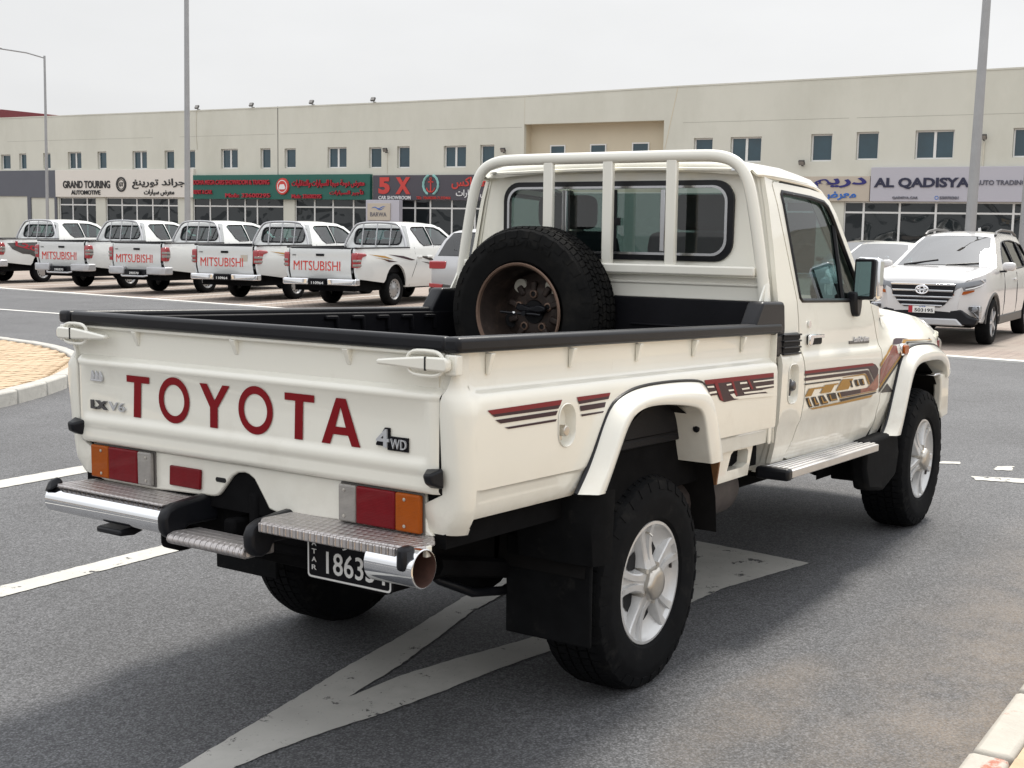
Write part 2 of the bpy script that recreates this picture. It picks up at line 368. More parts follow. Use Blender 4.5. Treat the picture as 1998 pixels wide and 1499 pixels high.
# ------------------------------------------------------------------ ground
def asphalt():
    m = bpy.data.materials.new('asphalt'); m.use_nodes = True; t = m.node_tree; b = t.nodes['Principled BSDF']; MATS['asphalt'] = m
    c = t.nodes.new('ShaderNodeTexCoord').outputs['Object']
    def noise(sc, det=3, ro=.6):
        n = t.nodes.new('ShaderNodeTexNoise'); n.inputs['Scale'].default_value = sc; n.inputs['Detail'].default_value = det; n.inputs['Roughness'].default_value = ro; t.links.new(c, n.inputs['Vector']); return n.outputs[0]
    def rng(s, a, b_, lo, hi):
        q = t.nodes.new('ShaderNodeMapRange'); q.inputs[1].default_value = a; q.inputs[2].default_value = b_; q.inputs[3].default_value = lo; q.inputs[4].default_value = hi; t.links.new(s, q.inputs[0]); return q.outputs[0]
    def mth(op, a, b_):
        q = t.nodes.new('ShaderNodeMath'); q.operation = op
        for i, x in enumerate((a, b_)):
            if isinstance(x, float): q.inputs[i].default_value = x
            else: t.links.new(x, q.inputs[i])
        return q.outputs[0]
    def stones(sc):
        n = t.nodes.new('ShaderNodeTexVoronoi'); n.inputs['Scale'].default_value = sc; t.links.new(c, n.inputs['Vector']); w = t.nodes.new('ShaderNodeSeparateXYZ'); t.links.new(n.outputs['Color'], w.inputs[0]); return w.outputs[0], n.outputs['Distance']
    v1, d1 = stones(135); v2, d2 = stones(60)
    g1 = mth('MULTIPLY', rng(v1, 0., 1., .58, 1.42), rng(d1, .25, .75, 1.12, .6))
    g2 = rng(v2, .0, 1., .9, 1.1)
    grain = mth('MULTIPLY', mth('MULTIPLY', g1, g2), rng(noise(30, 4, .7), .3, .7, .88, 1.12))
    mott = mth('MULTIPLY', rng(noise(1.1, 5, .6), .3, .7, .84, 1.12), rng(noise(.35, 3, .5), .35, .65, .90, 1.08))
    v = mth('MULTIPLY', grain, mott)
    chips = rng(noise(75, 1), .78, .81, 0., .7); v = mth('ADD', v, chips)
    mx = t.nodes.new('ShaderNodeMix'); mx.data_type = 'RGBA'; mx.blend_type = 'MULTIPLY'; mx.inputs[0].default_value = 1; mx.inputs[6].default_value = (.108, .109, .114, 1); t.links.new(v, mx.inputs[7])
    # drifted sand: a patch behind the truck and a band along the near kerb
    sep = t.nodes.new('ShaderNodeSeparateXYZ'); t.links.new(c, sep.inputs[0])
    def blob(cx, cy, rx, ry):
        a = mth('DIVIDE', mth('SUBTRACT', sep.outputs[0], cx), rx); bb = mth('DIVIDE', mth('SUBTRACT', sep.outputs[1], cy), ry)
        return rng(mth('ADD', mth('MULTIPLY', a, a), mth('MULTIPLY', bb, bb)), 0., 1., 1., 0.)
    s1 = mth('MULTIPLY', blob(.02, -1.22, .75, .22), .6)
    s2 = mth('MULTIPLY', rng(sep.outputs[1], -1.2, -1.95, 0., .8), 1.)
    s = mth('MULTIPLY', mth('MAXIMUM', s1, s2), rng(noise(2.2, 6, .7), .35, .62, .15, 1.))
    s = mth('MULTIPLY', s, rng(noise(90, 3), .3, .6, .25, .9))
    m2 = t.nodes.new('ShaderNodeMix'); m2.data_type = 'RGBA'; t.links.new(s, m2.inputs[0]); t.links.new(mx.outputs[2], m2.inputs[6]); m2.inputs[7].default_value = (.24, .19, .14, 1)
    t.links.new(m2.outputs[2], b.inputs['Base Color']); b.inputs['Roughness'].default_value = .82
    bp = t.nodes.new('ShaderNodeBump'); bp.inputs['Strength'].default_value = .55; bp.inputs['Distance'].default_value = .012; t.links.new(noise(110, 3, .7), bp.inputs['Height']); t.links.new(bp.outputs[0], b.inputs['Normal'])
asphalt()
def brickmat(name, c1, c2, mort, sc, rot=0, dirt=(.2, .16, .12)):
    m = bpy.data.materials.new(name); m.use_nodes = True; t = m.node_tree; b = t.nodes['Principled BSDF']; MATS[name] = m
    c = t.nodes.new('ShaderNodeTexCoord'); mp_ = t.nodes.new('ShaderNodeMapping'); mp_.inputs['Rotation'].default_value = (0, 0, rot); t.links.new(c.outputs['Object'], mp_.inputs[0])
    k = t.nodes.new('ShaderNodeTexBrick'); k.inputs['Color1'].default_value = (*c1, 1); k.inputs['Color2'].default_value = (*c2, 1); k.inputs['Mortar'].default_value = (*mort, 1)
    k.inputs['Scale'].default_value = sc; k.inputs['Mortar Size'].default_value = .025; t.links.new(mp_.outputs[0], k.inputs[0])
    n = t.nodes.new('ShaderNodeTexNoise'); n.inputs['Scale'].default_value = .8; n.inputs['Detail'].default_value = 8; t.links.new(c.outputs['Object'], n.inputs['Vector'])
    q = t.nodes.new('ShaderNodeMapRange'); q.inputs[1].default_value = .4; q.inputs[2].default_value = .75; t.links.new(n.outputs[0], q.inputs[0])
    x = t.nodes.new('ShaderNodeMix'); x.data_type = 'RGBA'; t.links.new(q.outputs[0], x.inputs[0]); t.links.new(k.outputs[0], x.inputs[6]); x.inputs[7].default_value = (*dirt, 1)
    t.links.new(x.outputs[2], b.inputs['Base Color']); b.inputs['Roughness'].default_value = .85
brickmat('parking_pavers', (.25, .195, .165), (.31, .25, .21), (.12, .10, .09), 2.2, R(45), (.27, .235, .20))
mat('kerb_concrete', (.40, .39, .36), .85, var=.18, vscale=7, bump=.15, bscale=50, dirt=(.16, .145, .125), dscale=5, dlo=.52, dhi=.8)
mat('kerb_worn', (.40, .375, .33), .85, var=.15, vscale=6, bump=.15, bscale=50, dirt=(.36, .13, .085), dscale=4.5, dlo=.545, dhi=.60)
mat('paver_tan', (.43, .325, .215), .85, var=.2, vscale=9, bump=.1, bscale=80, dirt=(.30, .21, .12), dscale=3, dlo=.5, dhi=.8)
brickmat('joint_sand', (.43, .325, .215), (.39, .29, .19), (.20, .15, .09), 2.5, 0, (.33, .26, .18))
def road_paint():
    m = mat('road_paint', (.43, .42, .39), .75, var=.12, vscale=10, dirt=(.22, .21, .20), dscale=2.5, dlo=.5, dhi=.9); t = m.node_tree; b = t.nodes['Principled BSDF']
    c = t.nodes.new('ShaderNodeTexCoord'); f = []
    for sc, a, b2 in ((6, .59, .63), (50, .62, .68)):
        n = t.nodes.new('ShaderNodeTexNoise'); n.inputs['Scale'].default_value = sc; n.inputs['Detail'].default_value = 8; n.inputs['Roughness'].default_value = .75; t.links.new(c.outputs['Object'], n.inputs['Vector'])
        q = t.nodes.new('ShaderNodeMapRange'); q.inputs[1].default_value = a; q.inputs[2].default_value = b2; q.inputs[3].default_value = 1; q.inputs[4].default_value = 0; t.links.new(n.outputs[0], q.inputs[0]); f.append(q.outputs[0])
    k = t.nodes.new('ShaderNodeMath'); k.operation = 'MULTIPLY'; t.links.new(f[0], k.inputs[0]); t.links.new(f[1], k.inputs[1]); t.links.new(k.outputs[0], b.inputs['Alpha'])
road_paint()
mat('line_white', (.62, .61, .58), .7, var=.12, vscale=6)
g = MB().add([(-400, -400, 0), (400, -400, 0), (400, 400, 0), (-400, 400, 0)], [(0, 1, 2, 3)]).build('road', 'asphalt'); g['kind'] = 'structure'
def sheet(name, polys, m, z, kind='structure', rag=0):
    b = MB()
    for p in polys:
        if rag:
            p = densify(p, .035); p = [(x+random.uniform(-rag, rag), y+random.uniform(-rag, rag)) for x, y in p]
        vs, fs = cdt(p); b.add([(x, y, z) for x, y in vs], fs)
    o = b.build(name, m, smooth=False); o['kind'] = kind; return o
ARROW = [(-2.1, -.09), (-1.455, .022), (-1.185, .074), (-.881, .129), (-.464, .212), (-.1, .268), (.594, .407), (1.6, .60), (1.6, .46), (.654, .269), (.37, .236), (-.088, .121), (-.365, .054), (-.725, -.006), (-.451, -.015), (-.155, -.079), (.124, -.151), (.293, -.185), (.121, -.317), (-.157, -.273), (-.497, -.238), (-.787, -.197), (-1.065, -.138), (-1.257, -.118), (-1.366, -.115), (-2.1, -.18)]
HEAD = [(1.997, -.657), (2.079, .03), (1.55, .05), (.62, -.36), (1.02, -.476), (1.341, -.50)]
sheet('turn_arrow_marking', [ARROW, HEAD], 'road_paint', .004, rag=.003)
sheet('lane_line_marking', [[(-6, 2.045), (7, 2.02), (7, 2.17), (-6, 2.20)], [(-6, 4.11), (3.2, 4.11), (3.2, 4.33), (-6, 4.33)]], 'road_paint', .004, rag=.004)
sheet('dash_marking', [[(5.22, -.38), (5.33, -.40), (5.40, -.50), (5.29, -.52)], [(5.20, -.78), (5.36, -.76), (5.45, -.86), (5.26, -.90)], [(4.74, -.77), (4.86, -.72), (5.1, -1.25), (4.93, -1.32)]], 'road_paint', .004, rag=.012)
sheet('edge_line_marking', [[(10.85, 5), (10.85, 60), (10.97, 60), (10.97, 5)]], 'line_white', .004)
def park_x(y): return 13.15+.093*y
sheet('parking_area', [[(park_x(-60)+.15, -60), (50, -60), (50, 95), (park_x(95)+.15, 95)]], 'parking_pavers', .004)
kb = MB().add([(park_x(-60), -60, .03), (park_x(95), 95, .03), (park_x(95)+.17, 95, .03), (park_x(-60)+.17, -60, .03), (park_x(-60), -60, 0), (park_x(95), 95, 0)], [(0, 1, 2, 3), (4, 5, 1, 0)]).build('flush_kerb', 'line_white', smooth=False); kb['kind'] = 'structure'
sheet('bay_line_marking', [[(park_x(y)+.2, y), (park_x(y)+.2, y+.1), (park_x(y)+5.6, y+.75), (park_x(y)+5.6, y+.65)] for y in (.55, 4.0, 7.1, 10.2, 13.3, 16.5, 19.8, 23.1, 26.6)], 'line_white', .008)
# corner pavement on the left: kerb stones round a 5.75 m radius, zigzag pavers inside
isl = [(.6+5.75*math.cos(a), 12.5+5.75*math.sin(a)) for a in [R(-90+90*i/30) for i in range(31)]]
path = [(-8, 6.75)]+isl+[(6.35, 30)]
base = [(-8, 6.85)]+[(.6+5.66*math.cos(R(-90+90*i/30)), 12.5+5.66*math.sin(R(-90+90*i/30))) for i in range(31)]+[(6.26, 30), (-8, 30)]
vs, fs = cdt(base); pv = MB().add([(x, y, .105) for x, y in vs], fs).build('corner_pavement', 'joint_sand', smooth=False); pv['kind'] = 'structure'
ks = MB().box(-.295, .295, 0, .15, -.05, .135).mesh('kerb_stone', 'kerb_concrete', smooth=True)
def kerb_run(pts, parent, me, step=.6, limit=300):
    d = 0; seg = []
    for a, b in zip(pts, pts[1:]): L = math.hypot(b[0]-a[0], b[1]-a[1]); seg.append((d, L, a, b)); d += L
    k = 0
    while (k+1)*step < d:
        def at(u):
            for s0, L, a, b in seg:
                if u <= s0+L: return (a[0]+(b[0]-a[0])*(u-s0)/L, a[1]+(b[1]-a[1])*(u-s0)/L)
        a, b = at(k*step), at((k+1)*step)
        o = child('kerb_stone', me, parent, ((a[0]+b[0])/2, (a[1]+b[1])/2, random.uniform(-.004, .004))); o.rotation_euler = (0, 0, math.atan2(b[1]-a[1], b[0]-a[0])+random.uniform(-.008, .008))
        q = o.modifiers.new('bevel', 'BEVEL'); q.width = .018; q.segments = 2
        k += 1
kerb_run([(-4, 6.75)]+isl+[(6.35, 22)], pv, ks)
pb = MB(); zig = [(0, 0), (.05, .014), (.10, 0), (.15, -.014), (.198, 0)]
for i in range(-6, 36):
    for j in range(0, 92):
        x, y = i*.2+(j % 2)*.1, 6.9+j*.1
        if (x+.1-.6)**2+(y-12.5)**2 < 5.56**2 and x > -1.5 or (.1 < x+.1 < .6 and y > 7.0) or (y > 12.5 and x < 6.0):
            if y > 15.8: continue
            h = .115+random.uniform(0, .006); P = [(x+a, y+b) for a, b in zig]+[(x+a, y+b+.095) for a, b in reversed(zig)]
            n = len(P); pb.add([(a, b, h) for a, b in P]+[(a, b, .10) for a, b in P], [tuple(range(n))]+[(q, (q+1) % n, n+(q+1) % n, n+q) for q in range(n)])
o = pb.build('paving_brick', 'paver_tan', pv, smooth=False); o['kind'] = 'stuff'
# near pavement, lower right
pn = MB().box(-7, 9, -6, -2.11, 0, .105).build('near_pavement', 'joint_sand', smooth=False); pn['kind'] = 'structure'
kn = MB().box(-.295, .295, -.12, 0, -.05, .12).mesh('kerb_stone', 'kerb_worn')
kerb_run([(-2, -1.985), (5.9, -1.985)], pn, kn)
pm = MB().box(0, .196, 0, .096, -.03, .02).mesh('paver', 'paver_tan', smooth=False)
for i in range(-5, 5):
    for j in range(7):
        child('paver', pm, pn, (i*.2+(j % 2)*.1, -2.21-j*.1, .1+random.uniform(-.002, .003)))

# ------------------------------------------------------------------ long shop building
mat('wall_render', (.62, .615, .54), .9, var=.05, vscale=.35, dirt=(.51, .505, .43), dscale=.28, dlo=.45, dhi=.85, vec=(1, 1, .5))
mat('wall_low', (.58, .55, .46), .9, var=.04, vscale=.5)
mat('recess_wall', (.58, .52, .40), .9, var=.06, vscale=.5)
mat('frame_white', (.72, .72, .70), .4)
mat('office_pane', (.018, .052, .072), .06, spec=.8, var=.3, vscale=.7)
mat('grey_facade', (.10, .105, .125), .5, var=.06, vscale=1)
mat('shutter', (.16, .155, .15), .6)
def shop_glass():
    m = mat('shop_pane', (.012, .016, .018), .03, spec=1); t = m.node_tree; b = t.nodes['Principled BSDF']; c = t.nodes.new('ShaderNodeTexCoord')
    n = t.nodes.new('ShaderNodeTexNoise'); n.inputs['Scale'].default_value = .9; n.inputs['Detail'].default_value = 1; n.inputs['Distortion'].default_value = .8; t.links.new(c.outputs['Object'], n.inputs['Vector'])
    bp = t.nodes.new('ShaderNodeBump'); bp.inputs['Strength'].default_value = .14; bp.inputs['Distance'].default_value = .3; t.links.new(n.outputs[0], bp.inputs['Height']); t.links.new(bp.outputs[0], b.inputs['Normal'])
    b.inputs['Specular IOR Level'].default_value = .6; b.inputs['IOR'].default_value = 1.5
shop_glass()
BM = Matrix(((.05183, .99865, .00303, 44.0427), (-.99863, .05185, -.00659, 38.4542), (-.00674, -.00268, .99997, 0), (0, 0, 0, 1)))
bld = empty('shop_building'); bld.matrix_world = BM
tag(bld, 'long beige two storey building with a row of shopfronts across the whole background', 'building')
ROOF = [(-60, 7.7), (-26.6, 7.68), (-11.62, 7.64), (1.83, 7.64), (9.34, 7.68), (16.65, 7.8), (22.76, 7.85), (30.32, 7.93), (60, 8.0)]
WIN = [(-29.2, 5.53, -27.4, 4.66), (-26.62, 5.53, -25.76, 4.66), (-24.99, 5.57, -24.35, 4.65), (-22.89, 5.57, -22.26, 4.66), (-20.8, 5.6, -19.68, 4.64), (-18.36, 5.59, -17.64, 4.63), (-15.6, 5.58, -14.48, 4.6), (-13.14, 5.57, -12.43, 4.59), (-11.5, 5.57, -10.89, 4.6), (-9.04, 5.59, -7.87, 4.58), (-6.32, 5.58, -5.64, 4.56), (-4.71, 5.55, -3.98, 4.57), (-1.94, 5.56, -.75, 4.55), (.62, 5.52, 1.37, 4.53), (2.3, 5.54, 3.03, 4.52), (4.98, 5.52, 6.22, 4.52), (6.99, 5.53, 7.75, 4.53), (17.52, 5.63, 18.36, 4.6), (19.14, 5.64, 20.47, 4.62), (22.52, 5.69, 23.38, 4.62), (24.33, 5.73, 25.2, 4.66), (26.58, 5.74, 28.02, 4.66), (30.1, 5.75, 31.4, 4.69), (33, 5.75, 33.8, 4.69)]
RWIN = [(10.32, 5.51, 11.11, 4.5), (12.34, 5.52, 13.15, 4.5), (14.38, 5.55, 15.21, 4.5)]
SHOP = [(-21.64, -18.57), (-17.78, -12.2), (-11.1, -4.79), (-4.05, 8.4), (17.6, 22.9), (23.97, 32.4), (33.2, 39)]
rect = lambda a, b, c, d: [(a, c), (b, c), (b, d), (a, d)]
holes = [rect(w[0], w[2], w[3], w[1]) for w in WIN]+[rect(a, b, .12, 3.06) for a, b in SHOP]+[rect(9.31, 16.14, 3.4, 6.4)]
wall = MB()
panel(wall, ROOF+[(60, -1), (-60, -1)], lambda x, z: 0, 1, holes=holes, flange=-.2)
wall.build('wall', 'wall_render', bld, smooth=False)
cap = MB()
for a, b in zip(ROOF, ROOF[1:]): cap.add([(a[0], -.02, a[1]-.06), (b[0], -.02, b[1]-.06), (b[0], -.02, b[1]+.003), (a[0], -.02, a[1]+.003), (a[0], .3, a[1]+.003), (b[0], .3, b[1]+.003), (a[0], 14, a[1]-.4), (b[0], 14, b[1]-.4)], [(0, 1, 2, 3), (3, 2, 5, 4), (4, 5, 7, 6)])
cap.build('parapet', 'wall_render', bld, smooth=False)
rc = MB().add([(9.31, .65, 3.4), (16.14, .65, 3.4), (16.14, .65, 6.4), (9.31, .65, 6.4)], [(0, 1, 2, 3)]).add([(9.31, .2, 3.4), (9.31, .65, 3.4), (9.31, .65, 6.4), (9.31, .2, 6.4), (16.14, .2, 3.4), (16.14, .65, 3.4), (16.14, .65, 6.4), (16.14, .2, 6.4)], [(0, 1, 2, 3), (4, 5, 6, 7), (3, 2, 6, 7), (0, 1, 5, 4)])
rc.build('recess', 'recess_wall', bld, smooth=False)
MB().box(-5.16, -5.125, -.006, .0, 3.2, 7.66).build('expansion_joint', 'seam', bld, smooth=False); MB().box(9.305, 9.33, -.006, 0, 6.4, 7.69).build('expansion_joint', 'wall_low', bld, smooth=False)
MB().prism([(16.2, 5.2), (16.23, 5.2), (16.75, 7.79), (16.72, 7.79)], 'xz', -.006, 0).build('expansion_joint', 'recess_wall', bld, smooth=False)
for a, b in ((-26, -14), (-12, -5.3), (-5.0, 3), (4, 9.2), (17, 24), (24.3, 34)): MB().box(a, b, -.003, 0, 6.27, 6.285).build('render_joint', 'wall_line', bld, smooth=False)
def window(w, y=.13):
    a, zt, b, zb = w; f = MB(); t = .06
    f.box(a+.005, a+t, y, y+.06, zb+.005, zt-.005).box(b-t, b-.005, y, y+.06, zb+.005, zt-.005).box(a+t, b-t, y, y+.06, zb+.005, zb+t).box(a+t, b-t, y, y+.06, zt-t, zt-.005)
    wide = (b-a) > 1; mid = (a+b)/2
    if wide: f.box(mid-.05, mid+.05, y-.004, y+.056, zb+t, zt-t)
    o = f.build('window', 'frame_white', bld, smooth=False)
    for q in ([(a+t, mid-.05), (mid+.05, b-t)] if wide else [(a+t, b-t)]):
        MB().box(q[0], q[1], y+.03, y+.045, zb+t, zt-t).build('pane', 'office_pane', o, smooth=False)
for w in WIN: window(w)
for w in RWIN: window(w, .60)
MULL = [-21.64, -20.56, -19.37, -18.57, -17.78, -16.56, -15.39, -14.17, -12.96, -12.2, -11.1, -9.92, -8.68, -7.46, -6.62, -4.79, -4.05, -2.82, -1.65, -.37, .86, 1.41, 3.32, 4.2, 5.42, 6.7, 8.4, 17.6, 19, 20.3, 21.6, 22.9, 23.97, 24.73, 26.12, 27.48, 28.67, 30.27, 31.4, 32.4, 33.2, 35, 37, 39]
for a, b in SHOP:
    ms = [x for x in MULL if a-.01 <= x <= b+.01]; f = MB()
    for x in ms: f.box(max(a, x-.04), min(b, x+.04), .08, .16, .12, 3.06)
    for x0, x1 in zip(ms, ms[1:]):
        f.box(x0+.04, x1-.04, .085, .155, 2.6, 2.67).box(x0+.04, x1-.04, .085, .155, .12, .2).box(x0+.04, x1-.04, .085, .155, 3.0, 3.06)
    o = f.build('shopfront', 'frame_white', bld, smooth=False)
    for x0, x1 in zip(ms, ms[1:]):
        for z0, z1 in ((.2, 2.6), (2.67, 3.0)):
            p = MB().box(x0+.04, x1-.04, .115, .13, z0, z1).build('pane', 'shop_pane', o, smooth=False)
# grey rendered shop at the far left, standing a hand's width proud
gf = MB(); panel(gf, rect(-60, -21.76, -1, 4.58), lambda x, z: .06, -1, holes=[rect(-33, -24.3, .1, 3.1), rect(-24.0, -21.95, .0, 3.02)], flange=.2); gf.build('grey_facade', 'grey_facade', bld, smooth=False)
MB().box(-33, -24.3, .10, .14, .1, 3.1).build('pane', 'shop_pane', bld, smooth=False)
sh = MB()
for i in range(22): sh.box(-23.99, -21.96, .08, .12, .05+i*.135, .05+i*.135+.128)
sh.build('roller_shutter', 'shutter', bld, bev=.01, smooth=False)
def flood(s, t, y, up, yawd=0):
    f = MB(); rot = Matrix.Rotation(R(up), 3, 'X')
    f.obox((s, y-.22, t+.12), (.24, .09, .19), rot).box(s-.02, s+.02, y-.2, y+.02, t-.02, t+.02)
    o = f.build('floodlight', 'graphite', bld, bev=.01); MB().obox(Vector((s, y-.22, t+.12))+rot @ Vector((0, -.049, 0)), (.20, .006, .15), rot).build('lens', 'clear_lens', o, smooth=False)
for s, t in ((-10.65, 7.67), (-6.85, 7.67), (-2.9, 7.67), (.9, 7.67)): flood(s, t, .15, -28)
for s, t in ((1.75, 5.25), (8.35, 5.15), (22.25, 4.45), (29.1, 5.32)): flood(s, t, 0, 30)
for pth, rr in (([(1.73, -.02, 5.2), (1.73, -.02, 4.3)], .012), ([(29.1, -.03, 5.25), (29.1, -.03, 4.36)], .03), ([(-10.75, -.02, 7.6), (-10.78, -.02, 6.4), (-10.72, -.02, 5.6)], .012)): MB().tube(pth, rr, 6).build('conduit', 'wall_low', bld)
# signs, each hung on the wall
def bw(o): o.matrix_world = BM; return o
mat('sign_white', (.70, .66, .60), .5); mat('sign_green', (.010, .105, .08), .45); mat('sign_dark', (.065, .06, .075), .45); mat('sign_cream', (.50, .44, .36), .5); mat('sign_lilac', (.46, .45, .495), .5)
mat('ink_black', (.012, .012, .014), .5); mat('ink_red', (.40, .015, .03), .5); mat('ink_orange', (.55, .05, .04), .5); mat('ink_white', (.75, .75, .75), .5); mat('ink_navy', (.018, .02, .05), .5); mat('ink_blue', (.02, .02, .16), .5); mat('ink_sky', (.02, .13, .48), .5); mat('ink_grey', (.10, .10, .13), .5); mat('ink_mint', (.25, .50, .47), .5)
def sign(name, label, a, b, z0, z1, m, dep=.14):
    r = bw(empty(name)); tag(r, label, 'sign', 'shop signs'); MB().box(a, b, -dep, -.003, z0, z1).build('board', m, r, bev=.012); r['dep'] = dep; return r
def sgn_text(r, s, a, b, z0, z1, m, bold=.0, dep=.03, name='lettering'):
    y = -r['dep']
    q = MB(); text(q, s, lambda u, v, d: (a+(b-a)*u, y-.002-d, z0+(z1-z0)*v), dep, bold); return q.build(name, m, r, smooth=False)
A = arabic
s1 = sign('shop_sign', 'cream shop sign with black lettering and round emblem beside the grey shop', -21.74, -10.9, 3.07, 4.58, 'sign_white')
sgn_text(s1, 'GRAND TOURING', -21.07, -17.22, 3.56, 3.98, 'ink_black', .025); sgn_text(s1, 'AUTOMOTIVE', -20.4, -18.01, 3.2, 3.45, 'ink_black', .025)
sgn_text(s1, A('جراند تورينغ'), -15.48, -11.5, 3.52, 4.08, 'ink_black', .02); sgn_text(s1, A('معرض سيارات'), -14.58, -12.3, 3.15, 3.5, 'ink_black', .02)
eb = MB()
for r0, r1, dy in ((.40, .31, .03), (.27, .24, .03)):
    n = 32; eb.grid([[(-16.34+rr*math.cos(2*math.pi*j/n), -.14-yy, 3.77+rr*1.02*math.sin(2*math.pi*j/n)) for j in range(n)] for rr, yy in ((r0, .002), (r0, dy), (r1, dy), (r1, .002))], cv=True)
eb.build('emblem', 'ink_black', s1); sgn_text(s1, 'GT', -16.5, -16.18, 3.66, 3.88, 'ink_black', .02)
s2 = sign('shop_sign', 'green shop sign with raised red lettering and round red emblem', -10.85, .85, 3.0, 4.24, 'sign_green', .22)
sgn_text(s2, 'DOHA MEGA CARS SHOWROOM & TRADING', -10.75, -5.5, 3.74, 3.98, 'ink_red', .02, .08); sgn_text(s2, 'RENT A CAR', -10.75, -9.45, 3.25, 3.47, 'ink_red', .02, .08); sgn_text(s2, 'Mob: 33600295', -8.49, -5.45, 3.08, 3.3, 'ink_red', .02, .08)
sgn_text(s2, A('معرض دوحة ميجا للسيارات والتنقليات'), -4.0, .55, 3.58, 3.98, 'ink_red', .02, .08); sgn_text(s2, A('تأجير السيارات'), -1.58, .5, 3.2, 3.5, 'ink_red', .02, .08); sgn_text(s2, 'Mob: 33600295', -4.0, -2.1, 3.05, 3.26, 'ink_red', .02, .08)
eb = MB().lathe([(.001, -.30), (.40, -.30), (.42, -.26), (.42, -.21)], 32, 'y', (-4.62, 0, 3.65)); eb.build('emblem', 'ink_orange', s2)
eb = MB().grid([[(-4.62+rr*math.cos(2*math.pi*j/32), yy, 3.65+rr*math.sin(2*math.pi*j/32)) for j in range(32)] for rr, yy in ((.32, -.302), (.28, -.302))], cv=True).prism([(-4.83, 3.58), (-4.75, 3.74), (-4.5, 3.76), (-4.4, 3.6), (-4.45, 3.5), (-4.8, 3.5)], 'xz', -.315, -.302); eb.build('emblem_mark', 'ink_white', s2)
s3 = sign('shop_sign', 'dark sign with red 5X and anchor emblem above a car showroom', .97, 8.6, 3.0, 4.18, 'sign_dark')
sgn_text(s3, '5', 1.33, 2.0, 3.28, 4.08, 'ink_orange', .05); sgn_text(s3, 'X', 2.34, 3.2, 3.28, 4.08, 'ink_orange', .05); sgn_text(s3, 'CAR SHOWROOM', 1.33, 3.22, 3.03, 3.2, 'ink_white', .02); sgn_text(s3, 'TEL: 70600200-71333466', 3.55, 5.5, 3.05, 3.18, 'ink_orange', .01)
sgn_text(s3, A('فايف اكس'), 5.55, 8.1, 3.52, 4.08, 'ink_orange', .02); sgn_text(s3, A('معرض سيارات'), 5.8, 8.2, 3.12, 3.5, 'ink_white', .01)
eb = MB()
for sgn_ in (-1, 1): eb.tube([(4.37+sgn_*.42*math.sin(R(a)), -.16, 3.72-.46*math.cos(R(a))) for a in range(20, 165, 12)], [.05+.02*(i % 2) for i in range(13)], 6)
eb.build('laurel', 'ink_mint', s3)
eb = MB().box(4.34, 4.40, -.17, -.142, 3.4, 3.95).box(4.22, 4.52, -.17, -.142, 3.83, 3.88).tube([(4.37+.24*math.sin(R(a)), -.155, 3.62-.24*math.cos(R(a))) for a in range(-80, 81, 16)], .035, 6).lathe([(.07, -.17), (.04, -.17), (.04, -.145)], 16, 'y', (4.37, 0, 4.0)); eb.build('anchor', 'ink_orange', s3)
s4 = sign('shop_sign', 'cream sign with blue lettering partly hidden behind the white truck cab', 21.4, 24.98, 3.06, 4.03, 'sign_cream')
sgn_text(s4, A('دريم'), 22.75, 24.85, 3.5, 3.98, 'ink_blue', .03); sgn_text(s4, A('معرض'), 23.1, 24.47, 3.1, 3.44, 'ink_sky', .03)
s5 = sign('shop_sign', 'wide lilac shop sign with bold navy lettering above the right hand shopfront', 25.02, 32.6, 3.06, 4.36, 'sign_lilac', .2)
sgn_text(s5, 'AL QADISYA', 25.16, 28.72, 3.53, 3.96, 'ink_navy', .04); sgn_text(s5, 'AUTO TRADING', 28.9, 30.7, 3.68, 3.86, 'ink_grey', .02); sgn_text(s5, 'QADISYA.CAR', 25.89, 26.85, 3.14, 3.25, 'ink_grey', .01); sgn_text(s5, '55070301', 27.65, 28.34, 3.15, 3.26, 'ink_grey', .01)
eb = MB().lathe([(.075, -.206), (.05, -.206), (.05, -.2)], 16, 'y', (27.54, 0, 3.205)); eb.build('emblem', 'ink_sky', s5)
s6 = bw(empty('shop_sign')); tag(s6, 'dark grey facade lettering at the far left edge', 'sign', 'shop signs'); s6['dep'] = -.05
sgn_text(s6, A('اهم'), -28, -26.2, 3.5, 4.05, 'ink_white', .01)
# pylon with plaque in front of the dark showroom
py = bw(empty('sign_pylon')); tag(py, 'grey freestanding pylon with beige plaque before the dark showroom', 'sign')
MB().box(1.36, 3.3, -1.2, -.9, -.3, 2.98).build('pylon', 'sign_lilac', py, bev=.02)
MB().box(1.5, 2.82, -1.26, -1.2, 2.02, 2.82).build('plaque', 'sign_cream', py, bev=.01)
q = MB(); text(q, 'BARWA', lambda u, v, d: (1.68+.95*u, -1.263-d, 2.2+.2*v), .01, .005); q.build('lettering', 'ink_grey', py, smooth=False)
q = MB(); q.tube([(1.75+.08*i, -1.265, 2.58+.06*math.sin(i*.75)) for i in range(10)], [.006+.018*math.sin(math.pi*i/9) for i in range(10)], 6).tube([(2.0+.07*i, -1.265, 2.62-.05*math.sin(i*.7)) for i in range(9)], [.006+.014*math.sin(math.pi*i/8) for i in range(9)], 6); q.build('emblem', 'ink_sky', py)
# red roofed block beyond, far left
rb = bw(empty('red_roofed_block')); tag(rb, 'low red roof showing above the parapet at the far left', 'building')
MB().box(-110, -60, 29, 60, 0, 11.0).build('wall', 'wall_low', rb, smooth=False)
mat('red_sheet', (.20, .03, .035), .6, var=.1, vscale=.5)
MB().prism([(-110, 10.9), (-58, 10.9), (-58, 11.25), (-63.5, 11.8), (-110, 11.8)], 'xz', 28.5, 60.5).build('roof', 'red_sheet', rb, smooth=False)
